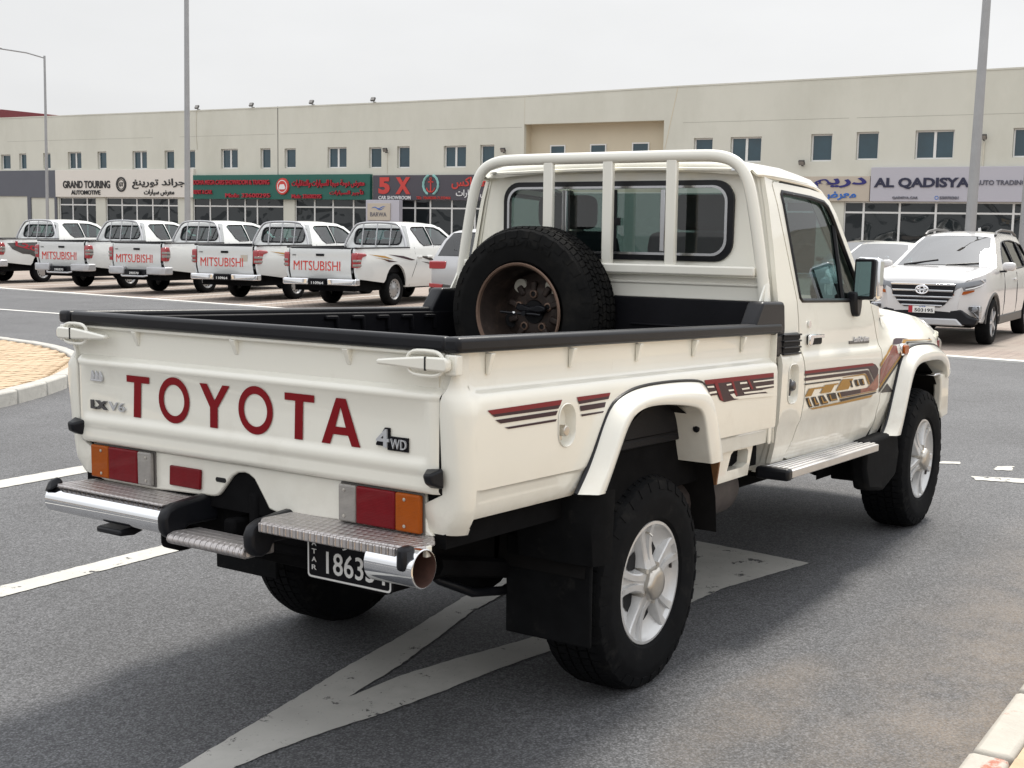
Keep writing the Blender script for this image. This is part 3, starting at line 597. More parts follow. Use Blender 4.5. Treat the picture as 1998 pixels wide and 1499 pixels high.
# ------------------------------------------------------------------ lamp posts
mat('galv', (.34, .345, .35), .5, metal=.4, var=.08, vscale=3)
UP = Vector((.0035, -.0164, 1)).normalized()
def lamp(label, base, h, r0, r1, arms):
    r = empty('street_lamp', base); r.rotation_euler = Vector((0, 0, 1)).rotation_difference(UP).to_euler(); tag(r, label, 'street lamp', 'lamp posts around the car park')
    MB().tube([(0, 0, -.3), (0, 0, h*.33), (0, 0, h*.66), (0, 0, h)], [r0, r0+(r1-r0)*.33, r0+(r1-r0)*.66, r1], 14).build('pole', 'galv', r)
    MB().box(-r0*2, r0*2, -r0*2, r0*2, -.05, .03).build('base_plate', 'galv', r, bev=.01)
    for a in arms:
        d = Vector((math.cos(a), math.sin(a), 0)); L = 2.1
        MB().tube([Vector((0, 0, h-.1)), d*L*.4+Vector((0, 0, h+.12)), d*L+Vector((0, 0, h+.28))], .035, 8).build('arm', 'galv', r)
        MB().obox(d*(L+.3)+Vector((0, 0, h+.30)), (.75, .22, .09), Matrix.Rotation(a, 3, 'Z')).build('lamp_head', 'galv', r, bev=.03)
lamp('thick grey lamp post rising behind the parked pickups to the top frame edge', (27.99, 32.75, 0), 12.5, .115, .075, (math.pi*.95, -.05))
lamp('thin lamp post with a single arm above the far left roof', (34.3, 49.4, 0), 9.45, .085, .05, (R(122),))
lamp('grey lamp post in front of the lilac shop sign on the right', (27.12, 5.05, 0), 13, .135, .06, (math.pi*.9, -.1))
lamp('lamp post cut by the right edge of the frame', (29.85, 4.42, 0), 13, .135, .07, (math.pi*.9, -.1))
# ------------------------------------------------------------------ the white pickup (body frame pitched nose-down on its springs)
BPITCH = .0371
def SH(v): return (v[0], v[1], v[2]-BPITCH*v[0])
T = empty('pickup_truck', (0, 0, 0)); tag(T, 'large cream white pickup with red TOYOTA lettering on its tailgate in the foreground', 'pickup truck')
def P(mb, name, mats, parent=T, **k): return mb.build(name, mats, parent, xf=SH, **k)
YB = [(.74, .80), (.785, .826), (.80, .836), (.855, .841), (.862, .843), (.869, .850), (.9, .852), (1.0, .854), (1.10, .853), (1.122, .850), (1.136, .842), (1.149, .824), (1.158, .818), (1.2, .819), (1.262, .822)]
ybed = lambda x, z: lerp(YB, z)
ARCH_A = [(.78, -.60), (.88, -.525), (1.03, -.43), (1.075, -.34)]; ARCH_B = [(.78, .345), (.9, .33), (1.03, .30), (1.075, .27)]
def rrect(y0, y1, z0, z1, r, n=7):
    o = []
    for cy, cz, a0 in ((y1-r, z1-r, 0), (y0+r, z1-r, 90), (y0+r, z0+r, 180), (y1-r, z0+r, 270)):
        for i in range(n): a = R(a0+90*i/(n-1)); o.append((cy+r*math.cos(a), cz+r*math.sin(a)))
    return o
PKT = rrect(-.728, -.632, .952, 1.082, .045, 6); PKT2 = rrect(1.142, 1.25, .955, 1.12, .035, 6)
def bed_side(s):
    b = MB(); zr = [1.262, 1.21, 1.16, 1.155, 1.149, 1.143, 1.136, 1.13, 1.122, 1.112, 1.10, 1.075, 1.0, .95, .9, .875, .869, .862, .855, .83, .805, .79, .783]
    def col(a, c, n, z): return [(a+(c-a)*i/n, s*ybed(0, z), z) for i in range(n+1)]
    panel(b, [(-1.155, 1.262), (-1.155, .783)]+[(lerp(ARCH_A, z), z) for z in reversed(zr)], ybed, s, holes=[PKT] if s < 0 else [], xs=[-1.12+.045*i for i in range(20)], zs=zr[1:-1], dens=.03); b.grid([col(lerp(ARCH_B, z), 1.0, 10, z) for z in zr if z >= .795]); b.grid([col(lerp(ARCH_A, z), lerp(ARCH_B, z), 8, z) for z in zr if z >= 1.075])
    b.box(.995, 1.0, s*.75, s*.845, .80, 1.26)
    o = P(b, 'bed_side', 'paint', weld=1e-4)
    # raised band strip at the front end, seam to the cab
    P(MB().prism([(.94, .80), (.965, .80), (.965, .893), (.955, .90), (.94, .90)], 'xz', s*.84, s*.848), 'seam_flange', 'paint', o, bev=.003)
    for x in (-1.062, -.615, -.18, .255, .69):
        g = MB(); w = .011; y0 = .821
        g.add([(x-w, s*y0, 1.252), (x+w, s*y0, 1.252), (x+w, s*(y0+.024), 1.252), (x-w, s*(y0+.024), 1.252), (x-w*.7, s*y0, 1.19), (x+w*.7, s*y0, 1.19), (x+w*.7, s*(y0+.006), 1.19), (x-w*.7, s*(y0+.006), 1.19)], [(0, 1, 2, 3), (7, 6, 5, 4), (3, 2, 6, 7), (0, 3, 7, 4), (1, 5, 6, 2), (0, 4, 5, 1)])
        P(g, 'rope_hook', 'paint', o, bev=.003)
    return o
BS = {s: bed_side(s) for s in (-1, 1)}
def resample(pts, n):
    d = [0]
    for a, b in zip(pts, pts[1:]): d.append(d[-1]+math.dist(a, b))
    o = []
    for i in range(n):
        u = d[-1]*i/(n-1)
        for k in range(len(d)-1):
            if u <= d[k+1]+1e-9: t = (u-d[k])/(d[k+1]-d[k]); o.append(tuple(pts[k][j]+(pts[k+1][j]-pts[k][j])*t for j in range(len(pts[0])))); break
    return o
def smooth(pts, it=2):
    for _ in range(it):
        q = [pts[0]]
        for a, b in zip(pts, pts[1:]): q += [tuple(.75*x+.25*y for x, y in zip(a, b)), tuple(.25*x+.75*y for x, y in zip(a, b))]
        pts = q+[pts[-1]]
    return pts
def flare(s, O, I, yo, yi, lip, name='wheel_flare', hole=None):
    """wheel arch flare: O outer path on the body, I opening path at the outer face; yo, yi outward distances as functions of x"""
    O = resample(smooth(O), 44); I = resample(smooth(I), 44); rows = []
    for (ox, oz), (ix, iz) in zip(O, I):
        a, c = yo(ox), yi(ix); pr = [(0, a-.004), (0, a+.005), (.02, a+.009), (.38, c-.010), (.43, c-.0035), (.48, c-.001), (.72, c), (.95, c-.0005), (.985, c-.003)]
        row = [(ox+(ix-ox)*t, s*y, oz+(iz-oz)*t) for t, y in pr]
        row += [(ix, s*(c-.008), iz), (ix, s*(c-.014), iz), (ix, s*(c-.05), iz), (ix, s*(c-lip), iz)]; rows.append(row)
    o = P(MB().grid(rows), name, 'paint_flare', ang=50)
    P(MB().tube([(x, s*(yo(x)+.004), z) for x, z in O], .0075, 6), 'trim_strip', 'black_plastic', o)
    return o
RO = [(-.617, .792), (-.531, .88), (-.44, 1.029), (-.375, 1.078), (-.234, 1.107), (-.009, 1.112), (.22, 1.105), (.30, 1.09), (.335, 1.04), (.40, .92), (.44, .80)]
RI = [(-.53, .792), (-.46, .89), (-.375, 1.015), (-.29, 1.045), (-.15, 1.048), (.05, 1.03), (.16, 1.01), (.195, .97), (.22, .9), (.255, .80)]
for s in (-1, 1):
    f = flare(s, RO, RI, lambda x: .848, lambda x: .913, .14)
    P(MB().lathe([(.0, -.0), (.009, 0), (.013, .003), (.014, .0)], 16, 'x', (.205, s*.868, .93)), 'rubber_plug', 'black_plastic', f)
# tailgate
TP = [(1.262, -1.206), (1.20, -1.203), (1.160, -1.200), (1.154, -1.206), (1.145, -1.219), (1.136, -1.229), (1.127, -1.231), (1.120, -1.229), (1.114, -1.2245), (1.03, -1.2245), (.965, -1.2245), (.952, -1.2255), (.944, -1.231), (.930, -1.2325), (.917, -1.2315), (.910, -1.226), (.90, -1.2255), (.878, -1.230), (.866, -1.229), (.857, -1.218)]
def tg_edge(z): return lerp([(.85, .768), (1.12, .770), (1.155, .782), (1.19, .796), (1.27, .797)], z)
tg = MB(); rows = []
cols = [-1, -.975, -.962, -.95, -.935]+[-.9+.1*i for i in range(19)]+[.935, .95, .962, .975, 1]
for z, x in TP:
    row = []
    for c in cols:
        k = min(1, max(0, (.965-abs(c))/.03)); flat = -1.2275 if z < 1.122 else x
        xx = flat+(x-flat)*k if .86 < z < 1.125 else x
        if abs(c) > .99: xx += .012
        row.append((xx, c*tg_edge(z), z))
    rows.append(row)
tg.grid(rows); tg.box(-1.205, -1.165, -.76, .76, .87, 1.255)
TG = P(tg, 'tailgate', 'paint', ang=50)
P(MB().box(-1.236, -1.19, -.803, .786, 1.256, 1.30), 'rim_cap', 'black_plastic', TG, bev=.013, seg=3)
P(MB().box(-1.222, -1.19, -.79, .79, 1.244, 1.2555), 'rim_lip', 'paint', TG, bev=.004)
for y in (.478, .023, -.435):
    w = .011; x0 = -1.199
    P(MB().add([(x0, y-w, 1.245), (x0, y+w, 1.245), (x0-.03, y+w, 1.245), (x0-.03, y-w, 1.245), (x0, y-w*.7, 1.197), (x0, y+w*.7, 1.197), (x0-.008, y+w*.7, 1.197), (x0-.008, y-w*.7, 1.197)], [(0, 1, 2, 3), (7, 6, 5, 4), (3, 2, 6, 7), (0, 3, 7, 4), (1, 5, 6, 2), (0, 4, 5, 1)]), 'rope_hook', 'paint', TG, bev=.003)
for s in (1, -1):
    L = MB()
    L.prism([(s*.828, 1.236), (s*.82, 1.245), (s*.74, 1.244), (s*.66, 1.236), (s*.585, 1.228), (s*.577, 1.22), (s*.585, 1.212), (s*.66, 1.210), (s*.74, 1.206), (s*.82, 1.205), (s*.828, 1.214)], 'yz', -1.262, -1.236)
    l = P(L, 'latch', 'paint', TG, bev=.007, seg=2)
    ring = [(s*(.745+.062*math.copysign(abs(math.cos(a))**.6, math.cos(a))), 1.225+.034*math.copysign(abs(math.sin(a))**.7, math.sin(a))) for a in [2*math.pi*i/24 for i in range(24)]]
    P(MB().tube([(-1.248, y, z) for y, z in ring], .0055, 8, closed=True), 'latch_ring', 'paint', l)
    P(MB().box(-1.236, -1.205, s*.80, s*.842, 1.195, 1.252), 'latch_base', 'paint', l, bev=.005)
    P(MB().box(-1.2635, -1.24, s*.752, s*.757, 1.206, 1.244), 'latch_gap', 'seam', l)
    P(MB().add([(-1.222, s*.728, .93), (-1.222, s*.792, .938), (-1.222, s*.795, .876), (-1.222, s*.742, .874), (-1.268, s*.75, .918), (-1.268, s*.778, .922), (-1.262, s*.78, .892), (-1.262, s*.754, .892)], [(0, 1, 2, 3), (4, 5, 6, 7), (0, 1, 5, 4), (1, 2, 6, 5), (2, 3, 7, 6), (3, 0, 4, 7)]), 'rubber_stop', 'black_plastic', TG, bev=.008, seg=3)
def tail_x(z): return lerp(TP, z)
def tgt(name, polys, m, off=.003):
    b = MB()
    for p in polys:
        vs, fs = cdt(p[0], p[1:]) if isinstance(p[0][0], (tuple, list)) else cdt(p); b.add([(-1.2245-off, y, z) for y, z in vs], fs)
    return P(b, name, m, TG, smooth=False)
def ring_poly(cy, cz, ry, rz, w, n=36):
    f = lambda k: [(cy+(ry-k*w)*math.cos(2*math.pi*i/n), cz+(rz-k*w)*math.sin(2*math.pi*i/n)) for i in range(n)]
    return [f(0), f(1)]
tgt('letter', [[(.513, 1.1), (.402, 1.1), (.402, 1.078), (.441, 1.078), (.447, .963), (.482, .963), (.476, 1.078), (.513, 1.078)]], 'letter_red')
tgt('letter', [ring_poly(.286, 1.0345, .072, .0745, .024)], 'letter_red')
tgt('letter', [[(.167, 1.1), (.134, 1.1), (.1, 1.05), (.065, 1.1), (.033, 1.1), (.087, 1.027), (.088, .963), (.122, .963), (.121, 1.027)]], 'letter_red')
tgt('letter', [ring_poly(-.077, 1.0345, .073, .0745, .024)], 'letter_red')
tgt('letter', [[(-.199, 1.1), (-.318, 1.1), (-.318, 1.078), (-.274, 1.078), (-.271, .963), (-.238, .963), (-.242, 1.078), (-.199, 1.078)]], 'letter_red')
tgt('letter', [[[(-.403, 1.1), (-.44, 1.1), (-.495, .963), (-.462, .963), (-.449, .993), (-.391, .993), (-.379, .963), (-.346, .963)], [(-.42, 1.075), (-.44, 1.016), (-.400, 1.016)]]], 'letter_red')
def tg_text(s, y0, y1, z0, z1, m, dep=.004, bold=.0, name='badge'):
    b = MB(); text(b, s, lambda u, v, d: (-1.227-d, y0+(y1-y0)*u, z0+(z1-z0)*v), dep, bold); return P(b, name, m, TG, smooth=False)
tg_text('LX', .694, .61, .974, 1.004, 'badge_grey', .006, .05); tg_text('V6', .602, .522, .975, 1.005, 'badge_silver', .005, .0)
for i in range(3):
    y = .689-.02*i
    P(MB().prism([(y, 1.071), (y-.018, 1.071), (y-.018, 1.085), (y-.006, 1.104), (y-.002, 1.086)], 'yz', -1.234, -1.226).prism([(y+.001, 1.069), (y-.02, 1.069), (y-.02, 1.074), (y+.001, 1.074)], 'yz', -1.236, -1.234), 'emblem', 'badge_silver', TG, bev=.0015)
P(MB().prism([(-.556, .978), (-.556, .984), (-.588, 1.031), (-.606, 1.031), (-.606, 1.008), (-.672, 1.008), (-.672, .968), (-.598, .968), (-.598, .978)], 'yz', -1.2305, -1.226), 'badge', 'plate_black', TG)
tg_text('4', -.56, -.606, .975, 1.027, 'badge_silver', .009, .02); tg_text('WD', -.612, -.668, .974, 1.002, 'badge_silver', .009, .0)
# corner posts, valance, lamps
for s in (1, -1):
    rows = []
    for z in (1.26, 1.225, 1.19, 1.16, 1.14, 1.12, 1.08, 1.0, .9, .857, .82, .79, .76, .74):
        yo = lerp([(.74, .815), (.77, .832), (.80, .846), (.86, .850), (.90, .853), (1.10, .854), (1.125, .850), (1.15, .828), (1.16, .822), (1.26, .822)], z); yi = tg_edge(z)+.004 if z > .856 else .70
        xr = lerp([(.74, -1.19), (.78, -1.203), (1.10, -1.226), (1.14, -1.222), (1.16, -1.208), (1.26, -1.208)], z); r = min(.05, yo-yi-.004) if z > .856 else .05
        rows.append([(xr+.03, s*yi, z), (xr+.003, s*(yi+.001), z), (xr, s*(yi+.005), z)]+[(xr+r-r*math.cos(a), s*(yo-r+r*math.sin(a)), z) for a in [R(15*k) for k in range(0, 7)]]+[(-1.15, s*yo, z)])
    P(MB().grid(rows), 'corner_post', 'paint', ang=60)
    P(MB().box(-1.205, -1.16, s*.762, s*.79, .86, 1.13), 'seal', 'seam'); P(MB().box(-1.20, -1.16, s*.765, s*.812, 1.13, 1.25), 'seal_flange', 'paint')
val = [(.71, .856), (-.71, .856), (-.72, .75), (-.74, .733), (-.445, .717), (-.385, .731), (-.135, .722), (-.105, .728), (-.09, .75), (-.043, .814), (-.02, .826), (0, .83), (.03, .826), (.055, .812), (.105, .755), (.12, .742), (.138, .737), (.349, .729), (.424, .724), (.67, .725), (.70, .733), (.715, .75)]
VA = P(MB().prism(val, 'yz', -1.203, -1.17), 'rear_valance', 'paint', bev=.006)
P(MB().prism([(.122, .802), (.084, .802), (.08, .797), (.08, .792), (.084, .787), (.122, .787), (.126, .792), (.126, .797)], 'yz', -1.2045, -1.2), 'slot', 'dark_void', VA)
P(MB().prism([(.33, .818), (.186, .818), (.19, .752), (.333, .752)], 'yz', -1.214, -1.203), 'reflector', 'red_lens', VA, bev=.004)
for s in (1, -1):
    q = P(MB().box(-1.2085, -1.2035, s*.403, s*.714, .734, .853), 'tail_light', 'lens_bezel', T, bev=.004)
    for a, b, m in ((.710, .620, 'amber_lens'), (.6195, .474, 'red_lens'), (.4735, .407, 'clear_lens')):
        P(MB().box(-1.226, -1.2085, s*a, s*b, .738, .849), 'lens', m, q, bev=.006, seg=3)
        if m != 'red_lens':
            for z in (.755, .832): P(MB().lathe([(.0, -1.229), (.005, -1.228), (.005, -1.22)], 10, 'x', (0, s*((a+b)/2-.01), z)), 'screw', 'hub_metal', q)
# black rail caps along the bed
for s in (1, -1):
    P(MB().box(-1.236, 1.05, s*.792, s*.850, 1.256, 1.3), 'rail_cap', 'black_plastic', bev=.013, seg=3)
    P(MB().prism([(.77, 1.295), (.845, 1.386), (.86, 1.39), (1.06, 1.39), (1.078, 1.375), (1.09, 1.28), (1.09, 1.25), (1.0, 1.25), (.95, 1.262), (.77, 1.262)], 'xz', s*.775, s*.845), 'rail_stop', 'black_plastic', bev=.014, seg=3)
# liner
ln = MB().box(-1.19, 1.02, -.79, .79, .88, .91).box(-1.19, 1.0, .772, .79, .91, 1.28).box(-1.19, 1.0, -.79, -.772, .91, 1.28).box(.995, 1.02, -.79, .79, .91, 1.386).box(-1.19, -1.165, -.77, .77, .91, 1.27)
LN = P(ln, 'bed_liner', 'liner', bev=.006)
for i in range(5): P(MB().prism([(.02+.17*i, 1.268), (.09+.17*i, 1.268), (.095+.17*i, 1.262), (.10+.17*i, 1.2), (.085+.17*i, 1.2), (.08+.17*i, 1.252), (.02+.17*i, 1.252)], 'xz', .755, .773), 'liner_rib', 'liner', LN, bev=.004)
for i in range(10): P(MB().box(-1.1, .95, -.7+.15*i, -.66+.15*i, .91, .922), 'floor_rib', 'liner', LN, bev=.004)
P(MB().box(.985, .996, -.5, -.16, 1.262, 1.27), 'wall_rib', 'liner', LN, bev=.003)
P(MB().box(.985, .996, -.78, .78, 1.17, 1.185), 'wall_rib', 'liner', LN, bev=.003)
P(MB().box(-1.19, .99, -.775, .775, .70, .879), 'bed_floor_frame', 'chassis')
# ------------------------------------------------------------------ cab
YC = [(.655, .775), (.69, .808), (.78, .826), (.862, .834), (.872, .840), (1.0, .845), (1.10, .847), (1.135, .846), (1.150, .842), (1.172, .829), (1.20, .827), (1.30, .822), (1.375, .815), (1.40, .811), (1.80, .742), (1.91, .716), (1.96, .69)]
ycab = lambda x, z: lerp(YC, z)-max(0, x-2.2)*.02*(1 if z > .9 else 1)
ZS = [.69, .78, .862, .872, .95, 1.05, 1.12, 1.135, 1.15, 1.16, 1.172, 1.2, 1.3, 1.375, 1.4, 1.5, 1.6, 1.7, 1.8, 1.86]
def rearx(z): return lerp([(.65, 1.06), (1.40, 1.075), (1.55, 1.098), (1.93, 1.108)], z)
door_out = [(1.297, 1.395), (1.302, 1.25), (1.316, 1.15), (1.345, 1.06), (1.343, .95), (1.32, .87), (1.27, .79), (1.205, .712), (1.25, .70), (1.85, .695), (2.30, .70), (2.37, .752), (2.395, .80), (2.408, .87), (2.412, 1.0), (2.408, 1.09), (2.38, 1.17), (2.345, 1.23), (2.30, 1.32), (2.268, 1.385), (2.20, 1.46), (1.93, 1.80), (1.87, 1.855), (1.80, 1.885), (1.62, 1.895), (1.21, 1.897), (1.19, 1.885)]
door_win = [(1.33, 1.405), (1.35, 1.392), (2.13, 1.392), (2.15, 1.405), (2.12, 1.46), (1.87, 1.785), (1.83, 1.825), (1.78, 1.845), (1.62, 1.855), (1.28, 1.858), (1.265, 1.845)]
quarter = [(1.062, .70), (1.197, .70), (1.259, .79), (1.309, .872), (1.332, .95), (1.334, 1.06), (1.305, 1.15), (1.291, 1.25), (1.286, 1.395), (1.18, 1.88), (1.20, 1.902), (1.115, 1.91), (1.108, 1.85), (1.10, 1.6), (1.078, 1.40), (1.066, 1.0)]
fender = [(2.381, .70), (2.403, .755), (2.407, .80), (2.419, .87), (2.423, 1.0), (2.419, 1.09), (2.391, 1.17), (2.356, 1.23), (2.313, 1.32), (2.281, 1.375), (2.40, 1.36), (2.9, 1.335), (3.4, 1.29), (3.70, 1.235), (3.76, 1.17), (3.74, 1.02), (3.62, .98), (3.56, 1.06), (3.45, 1.085), (3.1, 1.10), (2.82, 1.10), (2.74, 1.05), (2.66, .92), (2.56, .76), (2.48, .70)]
xs = [1.1+.08*i for i in range(34)]
def yfend(x, z):
    y = lerp([(.70, .80), (.80, .826), (.872, .838), (1.0, .843), (1.12, .843), (1.16, .836), (1.20, .815), (1.25, .77), (1.29, .735), (1.34, .70), (1.38, .69)], z)
    rear = ycab(x, z); k = min(1, max(0, (x-2.38)/.35)); y = rear+(y-rear)*(k*k*(3-2*k))
    return y-max(0, x-3.2)*.10-max(0, x-3.5)*.12
DOOR = {}
for s in (-1, 1):
    b = MB(); panel(b, quarter, ycab, s, holes=[PKT2] if s < 0 else [], xs=xs, zs=ZS, dens=.03, flange=.02); P(b, 'quarter_panel', 'paint', weld=1e-5, ang=45)
    b = MB(); panel(b, door_out, ycab, s, holes=[door_win], xs=xs, zs=ZS, dens=.03, flange=.022); d = P(b, 'door', 'paint', weld=1e-5, ang=45); DOOR[s] = d
    b = MB(); panel(b, [(p[0], p[1]) for p in door_win], lambda x, z: ycab(x, z)-.016, s, xs=xs, zs=ZS, dens=.05); P(b, 'window_pane', 'cab_glass', d)
    rim = densify(door_win, .04); P(MB().tube([(x, s*(ycab(x, z)-.004), z) for x, z in rim], .011, 6, closed=True), 'window_seal', 'black_plastic', d)
    P(MB().tube([(1.90, s*(ycab(0, 1.40)-.012), 1.40), (1.90, s*(ycab(0, 1.75)-.012), 1.745)], .012, 6), 'quarter_light_bar', 'black_plastic', d)
    b = MB(); panel(b, fender, yfend, s, xs=xs, zs=[.75, .8, .872, .95, 1.0, 1.05, 1.12, 1.16, 1.18, 1.2, 1.22, 1.25, 1.29, 1.34], dens=.03, flange=.02); P(b, 'front_fender', 'paint', weld=1e-5, ang=50)
    b = MB(); panel(b, [(1.07, .655), (2.42, .655), (2.42, .698), (1.07, .697)], lambda x, z: ycab(x, z)-.004, s, xs=xs, flange=.05); P(b, 'sill', 'paint')
    # dark shell behind the panel gaps
    b = MB(); panel(b, [(1.09, .70), (2.45, .70), (2.5, 1.0), (2.45, 1.3), (2.26, 1.37), (1.10, 1.38)], lambda x, z: ycab(x, z)-(.03 if x < 1.28 else .008), s, xs=xs+[1.28, 1.285], zs=ZS); panel(b, [(1.13, 1.38), (1.30, 1.38), (1.215, 1.89), (1.14, 1.89)], lambda x, z: ycab(x, z)-.024, s); P(b, 'door_shut', 'seam')
    # gutter
    gp = [(1.06, .700, 1.918), (1.3, .708, 1.914), (1.6, .706, 1.912), (1.76, .700, 1.905), (1.87, .694, 1.876), (1.96, .70, 1.80), (2.27, .775, 1.40)]
    P(MB().tube([(x, s*(y+.004), z) for x, y, z in smooth(gp, 2)], .010, 8), 'drip_rail', 'paint')
    P(MB().tube([(x, s*(y+.003), z-.014) for x, y, z in smooth(gp[1:], 2)], .007, 6), 'door_seal', 'seam')
# rear wall with the window opening
wo = rrect(-.592, .592, 1.548, 1.898, .085)
side = [(ycab(0, z)-.006, z) for z in (.66, .9, 1.1, 1.17, 1.3, 1.4, 1.5, 1.6, 1.7, 1.8, 1.91)]
ro = side+[(.66, 1.945), (.56, 1.955), (0, 1.965), (-.56, 1.955), (-.66, 1.945)]+[(-y, z) for y, z in reversed(side)]
vs, fs = cdt(ro, [wo], [-.75+.1*i for i in range(16)], ZS+[1.45, 1.47, 1.49, 1.93], .05)
def rwx(y, z):
    x = rearx(z)+.035*max(0, (abs(y)-.55)/.3)**2
    return x+(.012 if 1.46 < z < 1.485 else 0)
rw = P(MB().add([(rwx(y, z), y, z) for y, z in vs], fs), 'cab_rear_wall', 'paint', ang=45)
for s in (-1, 1):
    rows = []
    for z in (.66, .9, 1.1, 1.17, 1.3, 1.4, 1.5, 1.6, 1.7, 1.8, 1.91): rows.append([(rearx(z)+.035*max(0, (ycab(0, z)-.04-.55)/.3)**2-.003, s*(ycab(0, z)-.035), z), (rearx(z)+.012, s*(ycab(0, z)-.012), z), (rearx(z)+.03, s*(ycab(0, z)-.001), z), (1.115, s*ycab(0, z), z)])
    P(MB().grid(rows), 'cab_corner', 'paint', ang=80)
def ringloft(polys, xf, n): return MB().grid([[(xx, y, z) for y, z in p] for p, xx in polys], cv=True)
wi = rrect(-.567, .567, 1.572, 1.875, .07); w2 = rrect(-.555, .555, 1.583, 1.865, .062)
RWN = P(MB().grid([[(x, y, z) for y, z in p] for p, x in ((wo, 1.104), (wo, 1.088), (wi, 1.084), (wi, 1.10))], cv=True), 'rear_window', 'black_plastic', ang=50)
P(MB().grid([[(x, y, z) for y, z in p] for p, x in ((wi, 1.086), (wi, 1.080), (w2, 1.080), (w2, 1.10))], cv=True), 'window_trim', 'trim_alu', RWN, ang=50)
P(MB().add([(1.100, -.558, 1.582), (1.100, .558, 1.582), (1.100, .558, 1.868), (1.100, -.558, 1.868)], [(0, 1, 2, 3)]), 'window_pane', 'rear_glass', RWN)
for y in (.252, -.257): P(MB().box(1.082, 1.10, y-.012, y+.012, 1.588, 1.86), 'sash_bar', 'trim_alu', RWN, bev=.003)
P(MB().box(1.09, 1.101, -.02, .008, 1.59, 1.86), 'sash_bar', 'black_plastic', RWN, bev=.003); P(MB().box(1.083, 1.09, -.008, .006, 1.69, 1.85), 'sash_bar', 'trim_alu', RWN)
P(MB().box(1.08, 1.09, -.045, -.02, 1.70, 1.735), 'window_catch', 'black_plastic', RWN, bev=.003)
# roof
rows = []
for x, dz, w in ((1.052, -.062, .70), (1.045, -.05, .712), (1.06, -.022, .716), (1.10, -.006, .718), (1.2, 0, .722), (1.4, .004, .722), (1.6, -.004, .718), (1.72, -.022, .71), (1.79, -.05, .70), (1.83, -.075, .69)):
    pr = [(1, 1.918), (.995, 1.930), (.97, 1.948), (.92, 1.966), (.84, 1.979), (.7, 1.988), (.45, 1.996), (.15, 2.0)]
    half = [(x, w*a, max(1.914, z+dz*(1 if a < .95 else .25))) for a, z in pr]
    rows.append(half+[(px, -py, pz) for px, py, pz in reversed(half)])
P(MB().grid(rows), 'roof', 'paint', ang=60)
P(MB().tube([(1.05, -.60, 1.936), (1.046, -.3, 1.944), (1.045, 0, 1.947), (1.046, .3, 1.944), (1.05, .60, 1.936)], .009, 6), 'drip_rail', 'paint')
for s in (-1, 1): P(MB().box(1.036, 1.05, s*.60, s*.64, 1.932, 1.944), 'drip_clip', 'chrome')
# windscreen, pillars, hood, nose
ws = lambda y, t: (1.83+.46*t-.05*(abs(y)/.7)**2, y, 1.905-.50*t)
P(MB().grid([[ws(y*(.64+.09*t), t) for y in (-1, -.5, 0, .5, 1)] for t in (0.02, .25, .5, .75, 1)]), 'windscreen', 'cab_glass')
for s in (-1, 1): P(MB().grid([[ws(s*(.63+.09*t), t), (1.81+.46*t, s*(.66+.095*t), 1.912-.50*t), (1.79+.46*t, s*(.69+.09*t), 1.905-.50*t), (1.77+.47*t, s*(.695+.095*t), 1.89-.49*t)] for t in (0, .25, .5, .75, 1)]), 'front_pillar', 'paint')
rows = []
for x, zc, zs_, w in ((2.26, 1.385, 1.36, .73), (2.40, 1.385, 1.352, .715), (2.9, 1.365, 1.328, .69), (3.4, 1.325, 1.282, .66), (3.75, 1.27, 1.225, .64), (3.98, 1.205, 1.16, .63), (4.06, 1.15, 1.12, .62), (4.08, 1.08, 1.07, .62)):
    h = [(x, w+.03, zs_-.03), (x, w, zs_+.004), (x, w-.05, zs_+.022), (x, w*.6, zc-.006), (x, 0, zc)]; rows.append(h+[(a, -b_, c) for a, b_, c in reversed(h[:-1])])
P(MB().grid(rows), 'hood', 'paint', ang=40)
P(MB().grid([[(3.60, s*.79, z), (3.75, s*.745, z), (3.9, s*.69, z), (4.0, s*.62, z), (4.03, s*.4, z), (4.03, 0, z)] for s in (1,) for z in (.62, .9, 1.0, 1.10, 1.17, 1.2)]).grid([[(3.60, -.79, z), (3.75, -.745, z), (3.9, -.69, z), (4.0, -.62, z), (4.03, -.4, z), (4.03, 0, z)] for z in (.62, .9, 1.0, 1.10, 1.17, 1.2)]), 'nose_panel', 'paint')
for s in (-1, 1):
    P(MB().prism([(3.56, 1.06), (3.57, 1.165), (3.62, 1.18), (3.72, 1.16), (3.72, 1.03), (3.62, 1.03)], 'xz', s*.68, s*.785), 'headlight', 'clear_lens', bev=.025, seg=3)
    P(MB().prism([(3.58, 1.07), (3.59, 1.15), (3.63, 1.155), (3.63, 1.06)], 'xz', s*.775, s*.793), 'marker_lens', 'red_lens', bev=.004)
P(MB().box(4.03, 4.05, -.5, .5, .92, 1.12), 'grille', 'black_plastic', bev=.01)
FB = MB(); rows = []
for y in [-.80+1.60*i/20 for i in range(21)]:
    k = (abs(y)/.80)**3; x = 4.14-.45*k; rows.append([(x-.16, y, .93), (x-.02, y, .94), (x, y, .92), (x+.01, y, .84), (x, y, .73), (x-.03, y, .70), (x-.16, y, .70)])
P(FB.grid(rows), 'front_bumper', 'paint', bev=.01)
for s in (-1, 1): P(MB().prism([(3.50, .945), (3.51, .965), (3.62, .96), (3.67, .93), (3.68, .71), (3.55, .70), (3.51, .74), (3.52, .86)], 'xz', s*.80, s*.848), 'bumper_end', 'paint', bev=.02, seg=3); P(MB().prism([(3.38, .957), (3.39, .972), (3.62, .973), (3.62, .957)], 'xz', s*.66, s*.845), 'bumper_trim', 'chrome', bev=.006)
FO = [(2.43, .70), (2.51, .75), (2.61, .925), (2.69, 1.075), (2.77, 1.125), (2.9, 1.15), (3.1, 1.152), (3.35, 1.14), (3.52, 1.115), (3.64, 1.06), (3.70, .98)]
